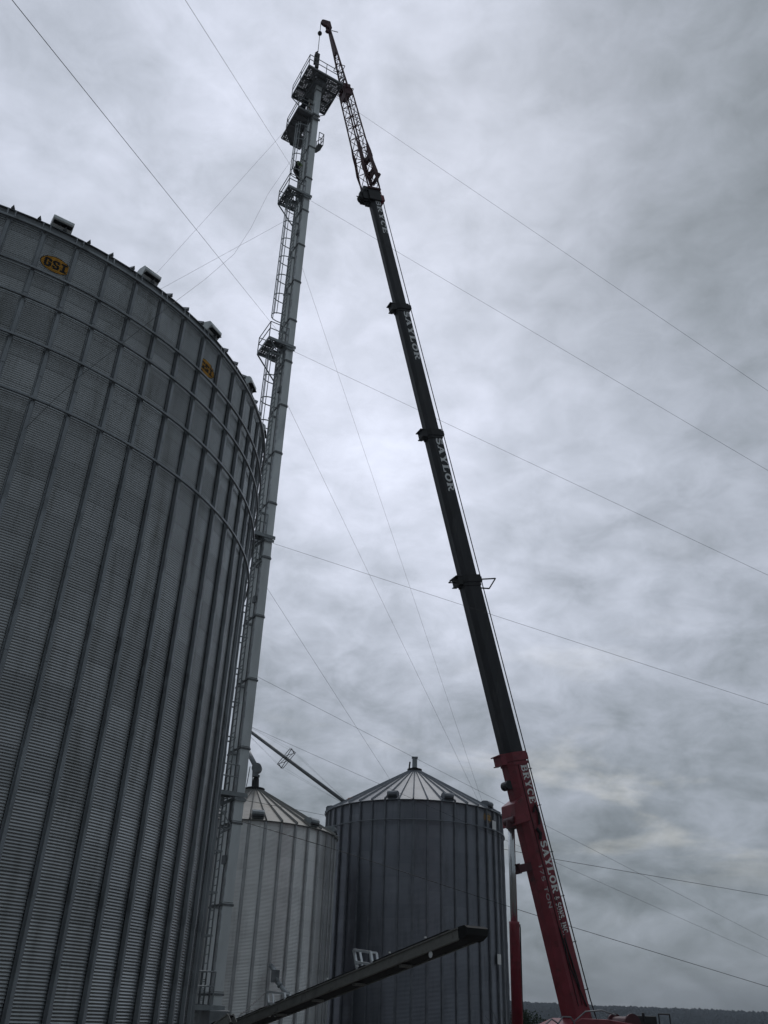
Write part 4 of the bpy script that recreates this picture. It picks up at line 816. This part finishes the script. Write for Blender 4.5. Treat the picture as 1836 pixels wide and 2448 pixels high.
# ------------------------------------------------------------------ conveyors in the foreground
def conveyor(label, e_, tail, hgt, wd, group, deco=True):
    e_, tail = V(e_), V(tail); d = (e_ - tail).normalized(); nn = V((d.y, -d.x, 0)).normalized(); nn = nn if nn.y < 0 else -nn; uu = nn.cross(d); uu = uu if uu.z > 0 else -uu; ln = (e_ - tail).length
    root = thing('conveyor', label, 'conveyor', (tail.x, tail.y, 0), group)
    P_ = lambda l, n, u: e_ - d * l + nn * n + uu * u
    b = MB(); b.frame_box(P_(ln / 2, wd / 2, 0), d, nn, uu, ln, 0.03, hgt); b.frame_box(P_(ln / 2, -wd / 2, 0), d, nn, uu, ln, 0.03, hgt)
    b.frame_box(P_(ln / 2, wd / 2 + 0.02, hgt / 2 - 0.012), d, nn, uu, ln, 0.06, 0.024); b.frame_box(P_(ln / 2, wd / 2 + 0.02, -hgt / 2 + 0.012), d, nn, uu, ln, 0.06, 0.024)
    b.build('side_frame', M_CONV, root)
    b = MB(); b.frame_box(P_(ln / 2, 0, hgt * 0.30), d, nn, uu, ln, wd - 0.06, 0.03); b.frame_box(P_(ln / 2, 0, -hgt * 0.36), d, nn, uu, ln - 0.2, wd - 0.06, 0.02); b.frame_box(P_(ln / 2 + 0.2, 0, hgt * 0.5 + 0.03), d, nn, uu, ln - 0.4, wd * 0.9, 0.05); b.build('belt', M_RUBBER, root)
    if deco:
        b = MB(); b.prism([(0.0, hgt * 0.56), (0.22, hgt * 0.50), (0.30, hgt * 0.22), (0.26, -hgt * 0.30), (0.12, -hgt * 0.54), (0.0, -hgt * 0.58)], P_(0.02, 0, 0), d, uu, nn, wd + 0.05); b.build('head_cover', M_RUBBER, root)
        b = MB()
        for k in range(1, int(ln / 1.95)): MB().frame_box(P_(k * 1.9 + 0.3, wd * 0.1, -hgt * 0.5 - 0.02), d, nn, uu, 0.10, wd * 0.6, 0.04).build('cross_member', M_CONV, root)
        for k in range(0, int((ln - 2) / 1.35)): MB().frame_box(P_(k * 1.35 + 1.15, wd / 2, hgt * 0.5 + 0.075), d, nn, uu, 0.035, 0.035, 0.03).build('bolt_head', M_WHITE, root)
    return root, P_, d, nn, uu, ln
CE = at(1122, 2234, 18.6); CTL = at(555, 2462, 28.0); dv = (CE - CTL).normalized(); CTL = CTL - dv * ((CTL.z - 0.18) / dv.z)
cv1, P_, d, nn, uu, ln = conveyor('long grimy belt conveyor rising to the right in the foreground', CE, CTL, 0.215, 0.46, 'conveyors')
def on_conv(px, py, n0):                                          # where a line of sight meets the near side plane of the conveyor
    r = ray(px, py); o = P_(0, n0, 0); return EYE + r * ((o - EYE).dot(nn) / r.dot(nn))
q = on_conv(1030, 2282, 0.245); MB().tube([q, q + nn * 0.012], 0.06, 18).build('round_sticker', M_GREYW, cv1)
def hoopframe(tl, tr, br, bl, m0, m1):
    m = MB(); tl, tr, br, bl, m0, m1 = [on_conv(*q, 0.20) for q in (tl, tr, br, bl, m0, m1)]; bk = -nn * 0.5
    for a, b_ in ((tl, bl), (tr, br), (tl, tr), (m0, m1)): m.bar(a, b_, 0.05, 0.055)
    m.bar(tl + bk * 0.3, bl + bk * 0.3, 0.05, 0.03); m.bar(tr + bk * 0.3, br + bk * 0.3, 0.05, 0.03); m.bar(tl, tl + bk * 0.3, 0.04); m.bar(tr, tr + bk * 0.3, 0.04)
    return m.build('hoop_frame', M_SHINY, cv1)
hoopframe((846, 2271), (886, 2276.6), (891, 2310), (857, 2330), (850, 2300), (890, 2306)); hoopframe((639, 2370.5), (680, 2375), (684, 2406), (645, 2430), (642, 2399), (683, 2403))
ub = MB(); lmid = ln - 3.2
for n0 in (-0.6, 0.6):
    ub.bar(P_(lmid, n0 * 0.4, -0.12), V((*(P_(lmid, n0 * 1.2, 0))[:2], 0.32)), 0.06); ub.tube([V((*(P_(lmid, n0 * 1.2 - 0.08, 0))[:2], 0.32)), V((*(P_(lmid, n0 * 1.2 + 0.08, 0))[:2], 0.32))], 0.32, 18)
ub.build('undercarriage', M_RUBBER, cv1)
cb2 = MB()
q1 = at(571, 2430, 24.0)
for off in (0, 0.16): cb2.tube([q1 + V((0, 0, off * 0.3)), on_conv(636 + off * 40, 2372 + off * 200, 0.3)], 0.008, 5)
cb2.build('pull_cable', M_BLK, cv1)
c2e = at(556, 2433, 24.0); c2t = at(500, 2475, 24.3); dv = (c2e - c2t).normalized(); c2t = c2t - dv * ((c2t.z - 0.12) / dv.z)
conveyor('short grey steel chute end poking up at the bottom edge', c2e, c2t, 0.20, 0.26, 'conveyors', deco=False)
# side draw spout of the silver bin
az = -1.05; sp = MB(); a = at(655, 2318, 53.0); b_ = at(664, 2349, 52.6); c_ = at(704, 2396, 52.0)
un = bpy.data.objects
sp.tube([at(647, 2308, 53.3), a, b_], 0.13, 10); sp.build('unload_elbow', M_ZINC, bin2, smooth=True).location = -V((C2[0], C2[1], 0)) + V((0, 0, 0)) if False else (-C2[0], -C2[1], 0)
sb_ = MB().box(at(658, 2334, 52.8), 0.42, 0.36, 0.60).build('unload_gate', M_ZINCD, bin2); sb_.location = (-C2[0], -C2[1], 0)
sp = MB().tube([b_, c_], 0.115, 12); sp.tube([b_.lerp(c_, 0.1), b_.lerp(c_, 0.16)], 0.16, 12); sp.tube([b_.lerp(c_, 0.55), b_.lerp(c_, 0.6)], 0.14, 12); o = sp.build('unload_pipe', M_ZINC, bin2, smooth=True); o.location = (-C2[0], -C2[1], 0)

# ------------------------------------------------------------------ people
def person(label, J, R_, loc, extras=None):
    """one skinned body; J joint -> point, edges as a tree"""
    root = thing('person', label, 'person', loc); o = V(loc)
    E_ = [('pelvis', 'belly'), ('belly', 'chest'), ('chest', 'neck'), ('neck', 'chin'), ('chin', 'crown')]
    for s in 'lr': E_ += [('chest', 'sh' + s), ('sh' + s, 'el' + s), ('el' + s, 'wr' + s), ('wr' + s, 'pa' + s), ('pelvis', 'hip' + s), ('hip' + s, 'kn' + s), ('kn' + s, 'an' + s), ('an' + s, 'to' + s)]
    for s in 'lr':
        w_, p = V(J['wr' + s]), V(J['pa' + s]); dd = (p - w_).normalized(); sd_ = dd.cross(V((0.3, 0.5, 0.8))).normalized()
        for k in range(5):
            f1 = 'f%d1%s' % (k, s); f2 = 'f%d2%s' % (k, s); off = (k - 1.5) * 0.02
            if k < 4: J[f1] = p + sd_ * off + dd * 0.035; J[f2] = p + sd_ * off + dd * (0.055 + 0.008 * (k in (1, 2))) + V((0, 0, -0.03))
            else: J[f1] = p - sd_ * 0.05 - dd * 0.01; J[f2] = p - sd_ * 0.065 + dd * 0.03
            R_[f1] = 0.009; R_[f2] = 0.008; E_ += [('pa' + s, f1), (f1, f2)]
    names = list(J); me = bpy.data.meshes.new('body'); me.from_pydata([tuple(V(J[n]) - o) for n in names], [(names.index(a), names.index(b)) for a, b in E_], [])
    ob = bpy.data.objects.new('body', me); COL.objects.link(ob); sk = ob.modifiers.new('skin', 'SKIN'); ob.modifiers.new('sub', 'SUBSURF').levels = 1
    lay = me.skin_vertices[0].data
    for i, n in enumerate(names): r = R_[n]; lay[i].radius = (r, r) if not isinstance(r, tuple) else r; lay[i].use_root = n == 'pelvis'
    bpy.context.view_layer.update(); ev = ob.evaluated_get(bpy.context.evaluated_depsgraph_get()); nm = bpy.data.meshes.new_from_object(ev)
    ob.modifiers.clear(); ob.data = nm; ob.parent = root
    for m in (M_CLOTH, M_TROUS, M_SKIN): nm.materials.append(m)
    zh = V(J['pelvis']) - o; chin = V(J['chin']) - o; nk = (V(J['neck']) - o); ax = (V(J['chest']) - V(J['pelvis'])).normalized()
    for p in nm.polygons:
        c = p.center; k = 0
        if (c - zh).dot(ax) < 0.02 : k = 1
        if (c - nk).dot(ax) > 0.03 and (c - chin).length < 0.28: k = 2
        for s in 'lr':
            if (c - (V(J['pa' + s]) - o)).length < 0.11: k = 2
        p.material_index = k; p.use_smooth = True
    return root, ob
RAD = dict(pelvis=0.15, belly=0.15, chest=0.17, neck=0.065, chin=0.085, crown=0.085)
for s in 'lr': RAD.update({'sh' + s: 0.085, 'el' + s: 0.06, 'wr' + s: 0.04, 'pa' + s: 0.035, 'hip' + s: 0.11, 'kn' + s: 0.075, 'an' + s: 0.055, 'to' + s: 0.05})
def helmet(root, c, up, fwd, m):
    c, up, fwd = V(c), V(up).normalized(), V(fwd).normalized(); sd_ = up.cross(fwd); b = MB(); ring = []
    for i in range(7):
        t = i / 6 * PI / 2; ring.append([c + (fwd * math.cos(a) * 1.12 + sd_ * math.sin(a)) * 0.135 * math.cos(t) + up * 0.14 * math.sin(t) for a in [2 * PI * k / 16 for k in range(16)]])
    b.loft(ring); b.loft([[c + (fwd * math.cos(a) * 1.35 + sd_ * math.sin(a) * 1.1) * 0.135 + up * h for a in [2 * PI * k / 16 for k in range(16)]] for h in (-0.012, 0.004)])
    b.build('hard_hat', m, root, smooth=False)
    f = MB()
    for s in (-1, 1): f.box(c - up * 0.07 + fwd * 0.115 + sd_ * 0.035 * s, 0.02, 0.02, 0.012)
    f.box(c - up * 0.11 + fwd * 0.13, 0.03, 0.03, 0.04); f.box(c - up * 0.155 + fwd * 0.115, 0.045, 0.045, 0.01); f.build('face', M_SKIN, root)
# climber in the ladder cage, facing the rungs
z = 48.05; bc = 0.64
J = dict(pelvis=tp(-0.50, bc, z + 0.86), belly=tp(-0.52, bc, z + 1.06), chest=tp(-0.47, bc, z + 1.34), neck=tp(-0.44, bc, z + 1.50), chin=tp(-0.40, bc, z + 1.60), crown=tp(-0.40, bc, z + 1.74))
for s, k in (('l', 1), ('r', -1)):
    J.update({'sh' + s: tp(-0.45, bc + 0.19 * k, z + 1.42), 'el' + s: tp(-0.42, bc + 0.31 * k, z + 1.22 + 0.12 * (k > 0)), 'wr' + s: tp(-0.20, bc + 0.20 * k, z + 1.36 + 0.20 * (k > 0)), 'pa' + s: tp(-0.165, bc + 0.17 * k, z + 1.44 + 0.2 * (k > 0)),
              'hip' + s: tp(-0.49, bc + 0.10 * k, z + 0.80), 'kn' + s: tp(-0.30 - 0.12 * (k < 0), bc + 0.17 * k, z + 0.50 + 0.22 * (k > 0)), 'an' + s: tp(-0.36, bc + 0.12 * k, z + 0.10 + 0.30 * (k > 0)), 'to' + s: tp(-0.15, bc + 0.12 * k, z + 0.03 + 0.30 * (k > 0))})
pr, body = person('climber in dark jacket and hi-vis sleeves inside the ladder cage', J, {k: v * (1.28 if k in ('pelvis', 'belly', 'chest', 'shl', 'shr', 'ell', 'elr', 'hipl', 'hipr', 'knl', 'knr', 'anl', 'anr') else 1.05) for k, v in RAD.items()}, tp(-0.16, bc, z))
helmet(pr, tp(-0.41, bc, z + 1.70), (0, 0, 1), AV, M_HELM)
vm = MB()
for s, k in (('l', 1), ('r', -1)):
    a, b_, c_ = J['sh' + s], J['el' + s], J['wr' + s]; vm.tube([a.lerp(b_, 0.25), a.lerp(b_, 0.9)], [0.125, 0.105], 10); vm.tube([b_.lerp(c_, 0.1), b_.lerp(c_, 0.7)], [0.098, 0.07], 10)
vm.build('hi_vis_sleeve', M_HIVIS, pr)
vm = MB()
for k in (-1, 1): vm.bar(tp(-0.74, bc + 0.10 * k, z + 0.95), tp(-0.70, bc + 0.11 * k, z + 1.42), 0.05, 0.02, up=AV)
for s in 'lr': vm.tube([J['sh' + s].lerp(J['el' + s], 0.5), J['sh' + s].lerp(J['el' + s], 0.66)], 0.13, 10)
vm.build('reflective_tape', M_REFL, pr)
# second worker bent over on the drive platform
z = PZ[5] + 0.015; A0, B_ = -0.62, 0.42
J = dict(pelvis=tp(A0 - 0.10, B_ + 0.15, z + 0.72), belly=tp(A0 - 0.06, B_ + 0.10, z + 0.90), chest=tp(A0 + 0.12, B_ - 0.02, z + 1.14), neck=tp(A0 + 0.24, B_ - 0.05, z + 1.24), chin=tp(A0 + 0.33, B_ - 0.06, z + 1.28), crown=tp(A0 + 0.38, B_ - 0.07, z + 1.40))
for s, k in (('l', 1), ('r', -1)):
    J.update({'sh' + s: tp(A0 + 0.16, B_ - 0.02 + 0.18 * k, z + 1.17), 'el' + s: tp(A0 + 0.22, B_ + 0.22 * k, z + 0.90), 'wr' + s: tp(A0 + 0.40, B_ + 0.14 * k, z + 0.78), 'pa' + s: tp(A0 + 0.47, B_ + 0.12 * k, z + 0.75),
              'hip' + s: tp(A0 - 0.10, B_ + 0.15 + 0.10 * k, z + 0.68), 'kn' + s: tp(A0 + 0.16, B_ + 0.12 + 0.16 * k, z + 0.42), 'an' + s: tp(A0 - 0.06, B_ + 0.12 + 0.15 * k, z + 0.09), 'to' + s: tp(A0 + 0.14, B_ + 0.12 + 0.16 * k, z + 0.045)})
pr, body = person('worker in dark clothes with reflective stripes, crouching on the drive platform', J, dict(RAD), tp(A0, B_, z))
helmet(pr, tp(A0 + 0.365, B_ - 0.07, z + 1.37), (0.25, 0.1, 0.95), AV, M_BLK)
vm = MB()
for k in (-1, 1): vm.bar(tp(A0 + 0.26, B_ - 0.19 + 0.09 * k, z + 0.80), tp(A0 + 0.30, B_ - 0.20 + 0.08 * k, z + 1.12), 0.05, 0.02, up=BV)
vm.build('reflective_tape', M_REFL, pr)

# ------------------------------------------------------------------ shrubs by the crane
def shrub(label, base, h, r, leaves, seed, bare=False):
    rg = random.Random(seed); root = thing('shrub', label, 'shrub', base); base = V(base); st = MB(); tips = []
    for i in range(9):
        a = rg.random() * 6.28; p = base.copy(); dr = V((math.cos(a) * 0.3, math.sin(a) * 0.3, 1)).normalized(); pts = [p]
        for k in range(4): dr = (dr + V((rg.uniform(-.3, .3), rg.uniform(-.3, .3), rg.uniform(-.1, .2)))).normalized(); p = p + dr * h * 0.24; pts.append(p); tips.append(p)
        st.tube(pts, [0.05 * h / 3, 0.035 * h / 3, 0.025 * h / 3, 0.015 * h / 3, 0.008 * h / 3], 5)
    st.build('stem', M_BARK, root)
    if leaves:
        lf = MB()
        for i in range(leaves):
            t = rg.choice(tips); q = t + V((rg.gauss(0, r * 0.28), rg.gauss(0, r * 0.28), rg.gauss(0, r * 0.25))); s_ = rg.uniform(0.05, 0.11)
            u_ = V((rg.gauss(0, 1), rg.gauss(0, 1), rg.gauss(0, 1))).normalized(); v_ = u_.cross(V((rg.random(), rg.random(), 1))).normalized()
            lf.add([q - u_ * s_, q + v_ * s_ * 0.6, q + u_ * s_, q - v_ * s_ * 0.6], [(0, 1, 2, 3)])
        lf.build('foliage', M_LEAF, root)
    return root
q = at(1255, 2448, 75); shrub('dark leafy shrub behind the foot of the red lift cylinder', (q.x, q.y, 0), 2.5, 1.0, 4200, 5)
q = at(1214, 2448, 57); shrub('thin bare bush at the right foot of the dark bin', (q.x, q.y, 0), 2.6, 1.2, 0, 9)

# ------------------------------------------------------------------ haze
hz = MB().box((0, 0, 45), 5200, 5200, 93); ho = hz.build('haze', [], origin=(0, 0, 0)); tag(ho, kind='stuff')
hm_ = bpy.data.materials.new('haze_air'); hm_.use_nodes = True; t = hm_.node_tree; t.nodes.clear()
pv = t.nodes.new('ShaderNodeVolumePrincipled'); pv.inputs['Color'].default_value = (0.80, 0.88, 1.0, 1); pv.inputs['Density'].default_value = HAZE
oo = t.nodes.new('ShaderNodeOutputMaterial'); t.links.new(pv.outputs[0], oo.inputs['Volume']); ho.data.materials.append(hm_)
